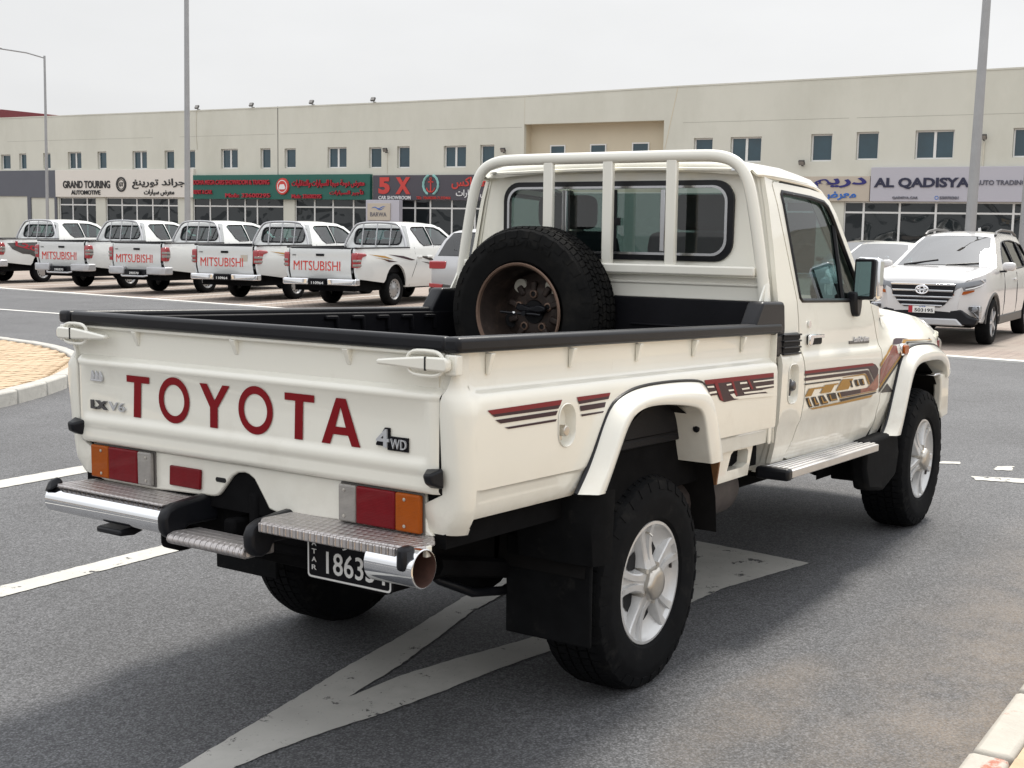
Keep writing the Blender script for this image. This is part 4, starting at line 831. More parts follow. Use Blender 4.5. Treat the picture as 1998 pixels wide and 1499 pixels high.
FI = [(2.55, .70), (2.60, .78), (2.68, .93), (2.75, 1.03), (2.86, 1.062), (3.05, 1.065), (3.25, 1.06), (3.42, 1.045), (3.53, 1.01), (3.57, .97), (3.585, .94)]
for s in (-1, 1): flare(s, FO, FI, lambda x: yfend(x, 1.0)+.002, lambda x: .915-max(0, x-3.0)*.09, .11)
# side fittings
for s in (-1, 1):
    V = P(MB().prism([(.995, 1.255), (1.285, 1.257), (1.29, 1.155), (1.0, 1.158)], 'xz', s*.80, s*.834), 'cab_vent', 'black_plastic', bev=.012, seg=3)
    for i in range(3): P(MB().box(1.09, 1.28, s*.833, s*.839, 1.174+.027*i, 1.19+.027*i), 'vent_slot', 'dark_void', V, bev=.002)
    for i in range(4): P(MB().box(1.085, 1.285, s*.834, s*.845, 1.163+.027*i, 1.171+.027*i), 'vent_slat', 'black_plastic', V, bev=.003)
    d = DOOR[s]
    P(MB().prism([(1.385, 1.236), (1.40, 1.242), (1.555, 1.241), (1.56, 1.235), (1.56, 1.203), (1.55, 1.197), (1.40, 1.197), (1.385, 1.203)], 'xz', s*.824, s*.834), 'handle_cup', 'seam', d, bev=.003)
    P(MB().prism([(1.38, 1.24), (1.40, 1.244), (1.56, 1.243), (1.564, 1.226), (1.43, 1.226), (1.415, 1.20), (1.40, 1.195), (1.38, 1.197)], 'xz', s*.834, s*.846), 'door_handle', 'chrome', d, bev=.004)
    P(MB().lathe([(.0, s*.83), (.016, s*.83), (.014, s*.824)], 14, 'y', (1.413, 0, 1.288)), 'key_lock', 'chrome', d)
    bdg = P(MB().prism([(1.935, 1.185), (2.225, 1.182), (2.225, 1.196), (1.935, 1.199)], 'xz', s*.827, s*.832), 'door_badge', 'badge_grey', d)
    b = MB(); text(b, 'LandCruiser', lambda u, v, dd: (2.0+.225*(u if s < 0 else 1-u), s*(.829+dd), 1.192+.026*v), .004, .03); P(b, 'badge_script', 'badge_silver', bdg, smooth=False)
    # indicator repeater on the wing
    P(MB().prism(rrect(2.69, 2.79, 1.10, 1.165, .02, 4), 'xz', s*.838, s*.856), 'repeater_bezel', 'chrome', bev=.004); P(MB().prism(rrect(2.70, 2.78, 1.11, 1.155, .015, 4), 'xz', s*.856, s*.868), 'repeater_lens', 'amber_lens', bev=.006, seg=2)
# fuel lock pockets on the right
def pocket(o2, ym, dep, parent):
    cx, cz = sum(p[0] for p in o2)/len(o2), sum(p[1] for p in o2)/len(o2); sc = lambda k: [(cx+(x-cx)*k, cz+(z-cz)*k) for x, z in o2]; n = len(o2)
    rows = [[(x, -(ym(x, z)+y), z) for x, z in sc(k)] for k, y in ((1.06, .0015), (1.02, .004), (.985, .001), (.93, -dep*.6), (.86, -dep), (.01, -dep))]
    return P(MB().grid(rows, cv=True), 'lock_pocket', 'paint', parent, ang=40)
pocket(PKT, ybed, .03, BS[-1]); pocket(PKT2, ycab, .028, T)
P(MB().lathe([(0, -.862), (.016, -.86), (.018, -.85), (.018, -.822)], 16, 'y', (-.688, 0, 1.0)).box(-.715, -.68, -.838, -.826, .968, .988), 'fuel_lock', 'hub_metal', BS[-1], bev=.002)
P(MB().lathe([(0, -.862), (.018, -.86), (.024, -.852), (.024, -.816)], 16, 'y', (1.18, 0, 1.03)).prism([(1.155, 1.045), (1.175, 1.06), (1.185, 1.01), (1.17, .985), (1.158, 1.0)], 'xz', -.846, -.834), 'fuel_lock', 'badge_grey', T, bev=.003)
# box section window below the bed front
gd = MB(); panel(gd, [(.50, .68), (.80, .684), (.845, .80), (.86, .82), (.54, .82)], lambda x, z: .82, -1, holes=[[(.595, .722), (.745, .722), (.79, .735), (.80, .785), (.785, .795), (.655, .797), (.63, .785)]], flange=.06)
P(gd, 'lower_guard', 'paint', ang=30); P(MB().box(.60, .80, -.76, -.70, .70, .80), 'guard_box', 'dusty_black'); P(MB().box(.60, .79, -.81, -.72, .708, .716), 'guard_ledge', 'alu_step'); P(MB().prism([(.492, .68), (.503, .68), (.54, .815), (.53, .815)], 'xz', -.822, -.77), 'guard_edge', 'rust')
# decals
DC = {'red': 'decal_red', 'mar': 'decal_maroon', 'blk': 'decal_black', 'gold': 'decal_gold', 'rust': 'decal_rust', 'paint': 'paint', 'sil': 'decal_silver', 'drk': 'decal_dark'}
DECALS=[
('red',0,[(-1.107,1.094),(-0.711,1.098),(-0.721,1.083),(-1.087,1.081)]),
('mar',0,[(-1.087,1.081),(-0.721,1.083),(-0.733,1.072),(-1.072,1.073)]),
('mar',0,[(-1.069,1.064),(-0.736,1.066),(-0.746,1.053),(-1.042,1.052)]),
('mar',0,[(-1.022,1.039),(-0.741,1.041),(-0.747,1.034),(-1.002,1.033)]),
('red',0,[(-0.624,1.1),(-0.413,1.101),(-0.42,1.09),(-0.617,1.087)]),
('mar',0,[(-0.617,1.087),(-0.42,1.09),(-0.426,1.081),(-0.61,1.077)]),
('mar',0,[(-0.606,1.071),(-0.443,1.072),(-0.45,1.056),(-0.599,1.054)]),
('mar',0,[(-0.598,1.044),(-0.455,1.044),(-0.46,1.039),(-0.593,1.037)]),
('red',0,[(0.29,1.103),(0.952,1.098),(0.954,1.081),(0.3,1.086)]),
('mar',0,[(0.3,1.086),(0.954,1.081),(0.958,1.036),(0.837,1.035),(0.911,1.011),(0.608,1.012),(0.47,1.009),(0.433,1.019),(0.408,1.041),(0.341,1.041),(0.32,1.062)]),
('paint',1,[(0.311,1.079),(0.369,1.078),(0.375,1.071),(0.316,1.073)]),
('paint',1,[(0.325,1.056),(0.394,1.057),(0.399,1.049),(0.331,1.049)]),
('paint',1,[(0.482,1.077),(0.527,1.078),(0.529,1.072),(0.487,1.071)]),
('paint',1,[(0.501,1.055),(0.55,1.054),(0.557,1.048),(0.509,1.048)]),
('paint',1,[(0.608,1.077),(0.677,1.076),(0.68,1.069),(0.612,1.07)]),
('paint',1,[(0.627,1.052),(0.701,1.053),(0.705,1.046),(0.634,1.046)]),
('paint',1,[(0.737,1.074),(0.955,1.073),(0.955,1.067),(0.744,1.069)]),
('paint',1,[(0.762,1.051),(0.957,1.05),(0.958,1.043),(0.774,1.044)]),
('paint',1,[(0.646,1.036),(0.885,1.032),(0.91,1.024),(0.657,1.029)]),
('paint',1,[(0.519,1.036),(0.557,1.037),(0.576,1.023),(0.79,1.021),(0.948,1.014),(0.949,1.001),(0.608,1.012),(0.555,1.018)]),
('red',1,[(0.373,1.087),(0.404,1.087),(0.459,1.014),(0.435,1.018)]),
('red',1,[(0.526,1.085),(0.548,1.084),(0.59,1.028),(0.572,1.026)]),
('red',1,[(0.679,1.082),(0.698,1.083),(0.742,1.044),(0.724,1.042)]),
('red',0,[(1.322,1.087),(2.238,1.082),(2.266,1.077),(2.267,1.068),(1.323,1.074)]),
('mar',0,[(1.323,1.074),(2.267,1.068),(2.266,1.077),(2.295,1.072),(2.349,1.048),(2.348,1.026),(2.285,0.995),(2.194,1.053),(2.175,1.057),(1.325,1.065)]),
('mar',0,[(1.325,1.056),(2.17,1.05),(2.191,1.045),(2.269,0.994),(2.241,0.975),(2.155,1.031),(2.136,1.036),(1.327,1.042)]),
('blk',0,[(1.326,1.03),(1.791,1.026),(1.791,1.02),(1.327,1.024)]),
('gold',0,[(1.339,0.971),(1.384,1.005),(1.577,1.004),(1.563,0.997),(1.45,0.998),(1.418,0.971)]),
('gold',0,[(1.525,0.974),(1.582,1.01),(1.766,1.009),(1.756,1.003),(1.708,1.002),(1.664,0.972)]),
('gold',0,[(1.732,0.973),(1.807,1.023),(1.964,1.02),(1.904,0.972)]),
('gold',0,[(1.815,1.033),(2.118,1.035),(2.161,1.025),(2.222,0.978),(2.205,0.974),(2.144,1.022),(2.113,1.029),(1.82,1.03)]),
('blk',0,[(1.908,1.012),(1.936,1.012),(1.971,0.977),(1.949,0.977)]),
('blk',0,[(1.978,1.011),(2.022,1.012),(2.067,0.978),(2.021,0.977)]),
('blk',0,[(2.045,1.012),(2.11,1.011),(2.144,0.978),(2.091,0.977)]),
('blk',0,[(1.349,0.965),(1.388,0.965),(1.442,0.919),(1.406,0.918)]),
('blk',0,[(1.417,0.964),(1.471,0.964),(1.531,0.92),(1.471,0.92)]),
('blk',0,[(1.506,0.964),(1.572,0.964),(1.644,0.922),(1.556,0.921)]),
('blk',0,[(1.613,0.966),(1.728,0.966),(1.767,0.928),(1.664,0.928)]),
('gold',1,[(1.369,0.962),(1.381,0.962),(1.408,0.935),(1.431,0.926),(1.409,0.924),(1.391,0.934)]),
('gold',1,[(1.44,0.96),(1.454,0.961),(1.486,0.934),(1.517,0.934),(1.523,0.927),(1.475,0.927)]),
('gold',1,[(1.532,0.959),(1.546,0.959),(1.581,0.933),(1.631,0.934),(1.638,0.927),(1.57,0.926)]),
('gold',1,[(1.641,0.962),(1.657,0.961),(1.684,0.937),(1.755,0.937),(1.76,0.931),(1.673,0.931)]),
('gold',1,[(2.087,1.006),(2.104,1.007),(2.129,0.984),(2.114,0.983)]),
('gold',1,[(2.009,1.008),(2.023,1.007),(2.047,0.984),(2.033,0.982)]),
('rust',0,[(2.087,0.961),(2.188,0.962),(2.276,0.989),(2.355,1.025),(2.369,0.952),(2.333,0.941),(2.09,0.941)]),
('mar',0,[(1.755,0.962),(1.793,0.964),(2.087,0.961),(2.09,0.941),(1.812,0.94),(1.784,0.943)]),
('gold',1,[(1.76,0.964),(1.78,0.964),(1.812,0.938),(2.34,0.939),(2.34,0.935),(1.797,0.934)]),
('blk',0,[(1.797,0.93),(2.341,0.931),(2.335,0.926),(2.286,0.923),(1.809,0.919)]),
('gold',0,[(1.41,0.914),(1.799,0.917),(2.288,0.92),(2.253,0.909),(1.822,0.906),(1.448,0.907)]),
('gold',0,[(2.372,1.071),(2.565,1.159),(2.601,1.163),(2.38,1.052)]),
('rust',0,[(2.381,1.045),(2.606,1.16),(2.657,1.153),(2.663,1.115),(2.702,1.109),(2.388,0.966)]),
('gold',0,[(2.383,0.959),(2.705,1.107),(2.733,1.105),(2.395,0.946)]),
('blk',0,[(2.373,0.923),(2.391,0.942),(2.736,1.105),(2.759,1.101),(2.42,0.935)]),
('mar',0,[(2.592,1.162),(2.651,1.189),(2.689,1.193),(3.329,1.177),(3.338,1.171),(2.794,1.185),(2.738,1.163),(2.655,1.162)]),
('gold',0,[(2.741,1.16),(2.799,1.183),(3.346,1.169),(3.356,1.164),(2.839,1.174),(2.776,1.153)]),
('blk',0,[(2.782,1.151),(2.843,1.17),(3.364,1.16),(3.365,1.156),(2.869,1.164),(2.801,1.144)]),
('sil',0,[(2.835,1.154),(2.877,1.162),(3.375,1.145),(3.376,1.142),(2.892,1.155),(2.85,1.149)]),
('drk',0,[(2.418,0.921),(2.516,0.964),(2.623,0.915)])]

grp = {}
for i, (c, lv, pl) in enumerate(DECALS):
    xm = sum(p[0] for p in pl)/len(pl); zone = 0 if xm < -.2 else 1 if xm < 1.1 else 2 if xm < 2.405 else 3
    ym = ybed if xm < 1.1 else ycab if xm < 2.41 else yfend
    for s in (-1, 1):
        b = grp.setdefault((s, zone, c, lv), MB()); panel(b, pl, lambda x, z: ym(x, z)+.0025+.0015*lv+(.0008 if c in ('blk', 'gold') else 0), s, zs=[1.12, 1.135, 1.15, 1.16, 1.172], xs=xs)
for (s, zone, c, lv), b in grp.items(): P(b, 'stripe_decal', DC[c], DOOR[s] if zone == 2 else BS[s] if zone < 2 else T, smooth=False)
# mirrors
for s in (-1, 1):
    mr_ = P(MB().prism([(s*.828, 1.592), (s*.845, 1.60), (s*.935, 1.597), (s*.944, 1.58), (s*.94, 1.41), (s*.928, 1.395), (s*.84, 1.395), (s*.822, 1.41)], 'yz', 1.99, 2.065), 'door_mirror', 'chrome', DOOR[s], bev=.018, seg=3)
    P(MB().prism([(s*.826, 1.590), (s*.920, 1.592), (s*.926, 1.582), (s*.922, 1.408), (s*.912, 1.398), (s*.833, 1.398), (s*.820, 1.41)], 'yz', 1.978, 2.01), 'mirror_rim', 'black_plastic', mr_, bev=.007)
    P(MB().prism([(s*.836, 1.576), (s*.908, 1.578), (s*.905, 1.415), (s*.832, 1.415)], 'yz', 1.973, 1.979), 'mirror_glass', 'mirror_glass', mr_)
    P(MB().prism([(1.96, 1.435), (2.05, 1.435), (2.045, 1.36), (2.03, 1.315), (1.99, 1.315), (1.97, 1.34), (1.96, 1.39)], 'xz', s*.80, s*.85), 'mirror_arm', 'black_plastic', mr_, bev=.012, seg=2)
# interior
for y in (.36, -.36):
    q = P(MB().prism([(1.30, .95), (1.34, 1.05), (1.22, 1.60), (1.24, 1.68), (1.34, 1.68), (1.42, 1.5), (1.50, 1.05), (1.90, 1.02), (1.92, .95)], 'xz', y-.26, y+.26), 'seat', 'seat', bev=.05, seg=3)
    P(MB().box(1.24, 1.35, y-.15, y+.15, 1.69, 1.85), 'headrest', 'seat', q, bev=.04, seg=3)
P(MB().prism([(2.02, 1.05), (2.0, 1.30), (2.05, 1.38), (2.26, 1.385), (2.30, .95)], 'xz', -.70, .70), 'dashboard', 'seat', bev=.03)
P(MB().tube([(1.90+.09*math.sin(a), .36+.19*math.cos(a), 1.30+.165*math.sin(a)) for a in [2*math.pi*i/24 for i in range(24)]], .013, 8, closed=True).tube([(1.9, .36, 1.30), (2.05, .36, 1.2)], .03, 8).box(1.89, 1.91, .20, .52, 1.285, 1.315), 'steering_wheel', 'seat')
P(MB().box(1.09, 2.3, -.76, .76, .70, .93), 'cab_floor', 'seat')
P(MB().obox((1.86, 0, 1.80), (.02, .22, .06)), 'inner_mirror', 'seat', bev=.01)
# headboard hoop over the bed front
hp = [(1.0, -.79, 1.30), (1.0, -.785, 1.40), (1.0, -.747, 1.64), (1.0, -.71, 1.83), (1.0, -.685, 1.905), (1.0, -.645, 1.96), (1.0, -.57, 1.99), (1.0, -.45, 1.994), (1.0, 0, 1.994)]
hp = hp+[(x, -y, z) for x, y, z in reversed(hp[:-1])]
HB = P(MB().tube(smooth(hp, 2), .026, 12, flat=(.8, 1.0)), 'headboard', 'paint')
for y in (.282, -.03, -.344): P(MB().box(.985, 1.012, y-.0255, y+.0255, 1.50, 1.98), 'headboard_bar', 'paint', HB, bev=.006)
P(MB().box(.975, 1.02, -.745, .745, 1.487, 1.53), 'headboard_rail', 'paint', HB, bev=.008)
P(MB().prism([(.755, 1.486), (-.755, 1.486), (-.79, 1.46), (-.79, 1.385), (.79, 1.385), (.79, 1.46)], 'yz', 1.022, 1.04).box(1.014, 1.024, -.775, .775, 1.446, 1.458), 'headboard_panel', 'paint', HB, bev=.004)
for s in (-1, 1): P(MB().tube([(.97, s*.80, 1.37), (1.0, s*.79, 1.46)], .014, 8).prism([(.93, 1.385), (1.02, 1.385), (1.02, 1.48), (1.0, 1.48)], 'xz', s*.786, s*.794), 'gusset', 'paint', HB)
# rear bumper
RB = P(MB().box(-1.12, -1.03, -.62, .62, .60, .70).box(-1.16, -.9, .42, .50, .6, .72).box(-1.16, -.9, -.50, -.42, .6, .72), 'rear_bumper', 'chassis', bev=.01)
def lathe_tube(y0, y1, xc, zc, r, m, name, open_end=False):
    b = MB(); pr = [(r, y0), (r, y1)]
    if open_end: pr = [(r-.0035, y0), (r-.003, y0), (r, y0+.002*(1 if y1 > y0 else -1)), (r, y1)]
    b.lathe(pr, 40, 'y', (xc, 0, zc)); return P(b, name, m, RB)
lathe_tube(.765, .20, -1.328, .668, .0445, 'chrome', 'bumper_tube'); P(MB().disc((-1.328, .762, .668), .043, 'y'), 'tube_end', 'dark_void', RB)
t2 = lathe_tube(-.812, -.645, -1.335, .676, .055, 'chrome', 'bumper_tube', True)
P(MB().lathe([(.0525, -.811), (.0515, -.807), (.0515, -.65)], 40, 'y', (-1.335, 0, .676)), 'tube_bore', 'exhaust_rust', RB); P(MB().disc((-1.335, -.652, .676), .0525, 'y'), 'tube_bore', 'dark_void', RB)
P(MB().prism([(-1.19, .73), (-1.335, .745), (-1.36, .71), (-1.36, .20), (-1.335, .20), (-1.19, .20)], 'xy', .716, .724), 'step_plate', 'diamond_plate', RB, bev=.003)
P(MB().prism([(-1.19, -.735), (-1.26, -.79), (-1.32, -.80), (-1.36, -.76), (-1.375, -.24), (-1.33, -.20), (-1.19, -.20)], 'xy', .724, .733).box(-1.380, -1.369, -.75, -.235, .702, .731), 'step_plate', 'diamond_plate', RB, bev=.004, seg=2)
P(MB().prism([(-1.24, .64), (-1.35, .645), (-1.372, .638), (-1.38, .622), (-1.372, .61), (-1.36, .606), (-1.24, .606)], 'xz', -.165, .165), 'step_plate', 'diamond_plate', RB, bev=.006)
for y0, y1 in ((.165, .207), (-.207, -.165)):
    P(MB().prism([(-1.15, .738), (-1.20, .740), (-1.33, .726), (-1.365, .712), (-1.380, .685), (-1.378, .645), (-1.36, .620), (-1.33, .612), (-1.30, .622), (-1.28, .65), (-1.15, .65)], 'xz', y0, y1), 'step_bracket', 'black_plastic', RB, bev=.014, seg=3)
P(MB().box(-1.10, -1.03, -.17, .17, .56, .70).box(-1.20, -1.1, -.05, -.01, .66, .77).box(-1.23, -1.1, .02, .07, .62, .68).box(-1.15, -1.1, .03, .12, .68, .80), 'tow_hitch', 'chassis', RB, bev=.012)
P(MB().add([(-1.372, .773, .690), (-1.372, .73, .705), (-1.325, .72, .726), (-1.315, .777, .722), (-1.36, .765, .728), (-1.352, .74, .742), (-1.33, .735, .745), (-1.328, .765, .742)], [(0, 1, 2, 3), (4, 5, 6, 7), (0, 1, 5, 4), (1, 2, 6, 5), (2, 3, 7, 6), (3, 0, 4, 7)]), 'end_cap', 'black_plastic', RB, bev=.008)
P(MB().box(-1.398, -1.345, -.793, -.760, .672, .740), 'end_cap', 'black_plastic', RB, bev=.012, seg=2); P(MB().box(-1.31, -1.285, -.80, -.785, .70, .732), 'bumper_bracket', 'paint', RB, bev=.003)
P(MB().prism([(-1.36, .612), (-1.36, .592), (-1.30, .588), (-1.24, .606), (-1.24, .62)], 'xz', .40, .52), 'tow_eye', 'black_plastic', RB, bev=.008)
# number plate
NP = P(MB().prism(rrect(-.560, -.225, .527, .682, .012, 4), 'yz', -1.162, -1.157), 'number_plate', 'plate_black')
bo, bi = rrect(-.557, -.228, .53, .679, .012, 4), rrect(-.551, -.234, .536, .673, .009, 4)
P(MB().grid([[(x, y, z) for y, z in p] for p, x in ((bo, -1.164), (bi, -1.164))], cv=True), 'plate_border', 'plate_white', NP)
def np_text(s, y0, y1, z0, z1, bold=.02):
    b = MB(); text(b, s, lambda u, v, d: (-1.1645-d, y0+(y1-y0)*u, z0+(z1-z0)*v), .001, bold); P(b, 'plate_text', 'plate_white', NP, smooth=False)
np_text('186354', -.305, -.54, .55, .62, .01)
for i, ch in enumerate('QATAR'): np_text(ch, -.246, -.265, .655-.025*i, .670-.025*i, .01)
np_text(arabic('قطر'), -.37, -.46, .632, .664, .01)
# side steps, flaps, underbody
for s in (-1, 1):
    q = P(MB().prism([(.99, s*.79), (2.16, s*.79), (2.16, s*.925), (.99, s*.93)], 'xy', .655, .690), 'side_step', 'alu_step', bev=.004)
    for i in range(5): P(MB().box(1.0, 2.15, s*(.80+.024*i), s*(.814+.024*i), .6895, .6965), 'step_rib', 'alu_step', q, bev=.002)
    P(MB().box(.955, 1.01, s*.785, s*.935, .648, .700), 'step_end', 'black_plastic', q, bev=.014, seg=3)
    for x in (1.2, 1.9): P(MB().box(x-.03, x+.03, s*.5, s*.85, .62, .655), 'step_stay', 'chassis', q)
    P(MB().prism([(2.10, .70), (2.43, .715), (2.60, .70), (2.64, .60), (2.60, .48), (2.40, .42), (2.16, .45), (2.10, .56)], 'xz', s*.80, s*.885), 'front_mudguard', 'rubber', bev=.02)
    P(MB().box(2.40, 2.42, s*.60, s*.87, .45, .70), 'front_flap', 'rubber', bev=.008)
    rows = []
    for z in (.80, .70, .62, .55): k = (.80-z)/.25; rows.append([(-.585+.03*k, s*.60, z), (-.585+.03*k, s*.80, z), (-.575+.03*k, s*.878, z), (-.53+.03*k, s*(.915-.02*k), z), (-.48+.02*k, s*(.918-.02*k), z)])
    P(MB().grid(rows), 'flare_extension', 'rubber', ang=50)
    fl = P(MB().box(-.525, -.51, s*.53, s*.86, .27, .61), 'mud_flap', 'rubber', bev=.006)
    P(MB().box(-.53, -.50, s*.56, s*.62, .60, .76), 'flap_hanger', 'chassis', fl)
    P(MB().box(-1.12, 3.9, s*.40, s*.50, .50, .66), 'chassis_rail', 'chassis', bev=.02)
    rows = []
    for i in range(13):
        a = R(180-15*i); rows.append([(.0+.50*math.cos(a)-.03, s*yy, .50+.54*math.sin(a)) for yy in (.45, .70, .84)])
    P(MB().grid(rows), 'wheel_well', 'dusty_black'); P(MB().add([(-.55, s*.50, .45), (.52, s*.50, .45), (.52, s*.50, 1.06), (-.55, s*.50, 1.06)], [(0, 1, 2, 3)]), 'well_wall', 'chassis')
    rows = []
    for i in range(13):
        a = R(180-15*i); rows.append([(3.15+.52*math.cos(a), s*yy, .52+.53*math.sin(a)) for yy in (.42, .70, .82)])
    P(MB().grid(rows), 'wheel_well', 'dusty_black'); P(MB().add([(2.6, s*.45, .4), (3.7, s*.45, .4), (3.7, s*.45, 1.06), (2.6, s*.45, 1.06)], [(0, 1, 2, 3)]), 'well_wall', 'chassis')
    P(MB().tube([(-.9, s*.52, .56), (-.4, s*.52, .46), (0, s*.52, .44), (.4, s*.52, .46), (.75, s*.52, .60)], .03, 8, flat=(1.1, 1)), 'leaf_spring', 'chassis')
    P(MB().tube([(-.25, s*.40, .38), (-.45, s*.44, .85)], .028, 10), 'shock_absorber', 'dusty_black')
P(MB().tube([(-.75, -.30, .52), (-.72, -.40, .46), (-.62, -.46, .41), (-.45, -.47, .385), (-.2, -.46, .42)], .016, 10), 'recovery_loop', 'black_plastic')
P(MB().lathe([(0, .62), (.10, .60), (.115, .55), (.115, .1), (.10, .05), (0, .04)], 20, 'x', (.35, -.62, .60)), 'muffler', 'muffler')
P(MB().tube([(.35, -.60, .58), (-.2, -.35, .62), (-.9, -.30, .60), (-1.1, -.34, .56)], .032, 10), 'exhaust_pipe', 'muffler')
P(MB().box(-1.05, -.55, -.36, .38, .50, .70), 'fuel_tank', 'chassis', bev=.04, seg=2)
P(MB().box(.1, 2.9, -.4, .4, .55, .68), 'underbody', 'chassis')
# axles and wheels, square to the ground
for ax in (0, 3.18): q = MB().tube([(ax, -.62, .383), (ax, .62, .383)], .05, 12).build('axle', 'chassis', T); MB().lathe([(0, -.17), (.13, -.12), (.17, 0), (.13, .12), (0, .17)], 16, 'y', (ax, 0 if ax == 0 else -.25, .383)).build('differential', 'chassis', q)
def tyre_mesh(name, m, Rr=.383, w=.262, rim=.215, blocks=64, ribs=5, dep=.009):
    b = MB(); h = w/2; r0 = Rr-dep
    pr = [(rim-.01, -h*.72), (rim+.004, -h*.80), (rim+.02, -h*.93), (rim+.06, -h*1.0), (rim+.085, -h*.995), (rim+.09, -h*1.0), (Rr-.07, -h*.985), (Rr-.064, -h*.965), (Rr-.04, -h*.93), (Rr-.02, -h*.87), (r0-.003, -h*.78), (r0, -h*.6), (r0+.001, 0)]
    b.lathe(pr+[(r, -a) for r, a in reversed(pr[:-1])], 72)
    bw_ = 1.6*h/ribs
    for k in range(ribs):
        y0 = -.8*h+bw_*k+.004; y1 = y0+bw_-.008
        for j in range(blocks):
            t0 = 2*math.pi*(j+(.5*(k % 2)))/blocks+.012*math.sin(k*2.1); t1 = t0+2*math.pi/blocks*.78; sk = .02*(1 if k % 2 else -1)
            q = []
            edge0, edge1 = (k == 0), (k == ribs-1)
            for rr in (r0-.003, Rr):
                for y, t in ((y0, t0), (y1, t0+sk), (y1, t1+sk), (y0, t1)):
                    r_ = rr-(.010 if (edge0 and y == y0) or (edge1 and y == y1) else 0); q.append((r_*math.cos(t), y, r_*math.sin(t)))
            b.add(q, [(4, 5, 6, 7), (0, 1, 5, 4), (1, 2, 6, 5), (2, 3, 7, 6), (3, 0, 4, 7)])
    for s in (-1, 1):                                   # shoulder lugs
        for j in range(blocks//2):
            t0 = 4*math.pi*j/blocks; t1 = t0+4*math.pi/blocks*.55; q = []
            for t in (t0, t1):
                for r_, y in ((Rr-.014, h*.80), (Rr-.022, h*.90), (Rr-.052, h*.975), (Rr-.055, h*.93)): q.append((r_*math.cos(t), s*y, r_*math.sin(t)))
            b.add(q, [(0, 1, 5, 4), (1, 2, 6, 5), (2, 3, 7, 6), (0, 1, 2, 3), (4, 5, 6, 7)])
    return b.mesh(name, m, ang=30)
TY = tyre_mesh('tyre', 'rubber', .392)
for v in TY.vertices:                                   # weight on the tyre: flat contact patch
    if v.co.z < -.3822: v.co.z = -.3822
def wheel_alloy():
    """five-spoke alloy, outer face towards -y, lip plane at y=0"""
    parts = []
    b = MB().lathe([(.222, .02), (.225, .006), (.222, 0), (.212, -.001), (.207, .006), (.203, .012), (.190, .022), (.155, .034), (.12, .039), (.07, .04), (0, .04)], 60); parts.append(('rim', b.mesh('rim', 'alloy', ang=40)))
    b = MB()
    for k in range(5):
        a0 = R(72*k+90); c_, s_ = math.cos(a0), math.sin(a0)
        def pt(r, w, y): return (r*c_-w*s_, y, r*s_+w*c_)
        ST = ((.040, .044, .0, -.012), (.062, .036, .0, -.006), (.085, .032, .0, .000), (.098, .031, .002, .003), (.13, .034, .006, .006), (.165, .042, .013, .006), (.188, .050, .018, .004), (.200, .054, .020, .001), (.209, .056, .02, -.001))
        rows = []
        for r, wo, wi, y in ST:
            g = .010 if wi else 0
            half = [(wo+.010, y+.045), (wo+.004, y+.016), (wo, y+.004), (wo-.005, y), (max(wi, .003)+.003, y), (max(wi, .003), y+.002+g), (0, y+.002+g)]
            rows.append([pt(r, w, yy) for w, yy in half]+[pt(r, -w, yy) for w, yy in reversed(half[:-1])])
        b.grid(rows)
    parts.append(('spoke', b.mesh('spoke', 'alloy', ang=30)))
    b = MB()
    for k in range(5):
        a0 = R(72*k+126); P5 = []
        for r, da in ((.070, -16), (.105, -17), (.140, -15), (.150, 0), (.140, 15), (.105, 17), (.070, 16)): P5.append((r*math.cos(a0+R(da)), .033 if r > .12 else .036, r*math.sin(a0+R(da))))
        parts.append(('vent_hole', MB().add(P5, [tuple(range(7))]).mesh('vent_hole', 'dark_void')))
    b = MB(); n = 60
    prof = [(.060, .03), (.060, -.018), (.057, -.026), (.050, -.032), (.047, -.034), (.030, -.036), (0, -.037)]
    b.grid([[((r*(1+.045*math.cos(6*t)*(1 if r > .05 else 0)))*math.cos(t), y, (r*(1+.045*math.cos(6*t)*(1 if r > .05 else 0)))*math.sin(t)) for t in [2*math.pi*j/n for j in range(n)]] for r, y in prof], cv=True); parts.append(('hub_cap', b.mesh('hub_cap', 'hub_metal', ang=35)))
    b = MB()
    for k in range(5): a0 = R(72*k+126); parts.append(('wheel_nut', MB().lathe([(0, -.012), (.009, -.012), (.010, .0), (.010, .05)], 8, 'y', (.070*math.cos(a0), 0, .070*math.sin(a0))).mesh('wheel_nut', 'hub_metal', ang=30)))
    b = MB().tube([(.0, .02, .19), (.0, -.004, .186), (.004, -.012, .176)], .004, 6); parts.append(('valve', b.mesh('valve', 'hub_metal')))
    b = MB().box(.188, .194, .012, .03, -.012, .012); parts.append(('balance_weight', b.mesh('balance_weight', 'muffler')))
    return parts
WA = wheel_alloy()
for x, s, yc, yl, rot, st in ((0, -1, .690, .803, -7, 0), (3.18, -1, .735, .848, 33, 0), (0, 1, .690, .803, 20, 0), (3.18, 1, .735, .848, 50, 0)):
    w = child('wheel', TY, T, (x, s*yc, .383))
    for nm, me in WA:
        o = child(nm, me, w, (0, s*(yl-yc), 0)); o.rotation_euler = (0, R(rot), 0 if s < 0 else math.pi)
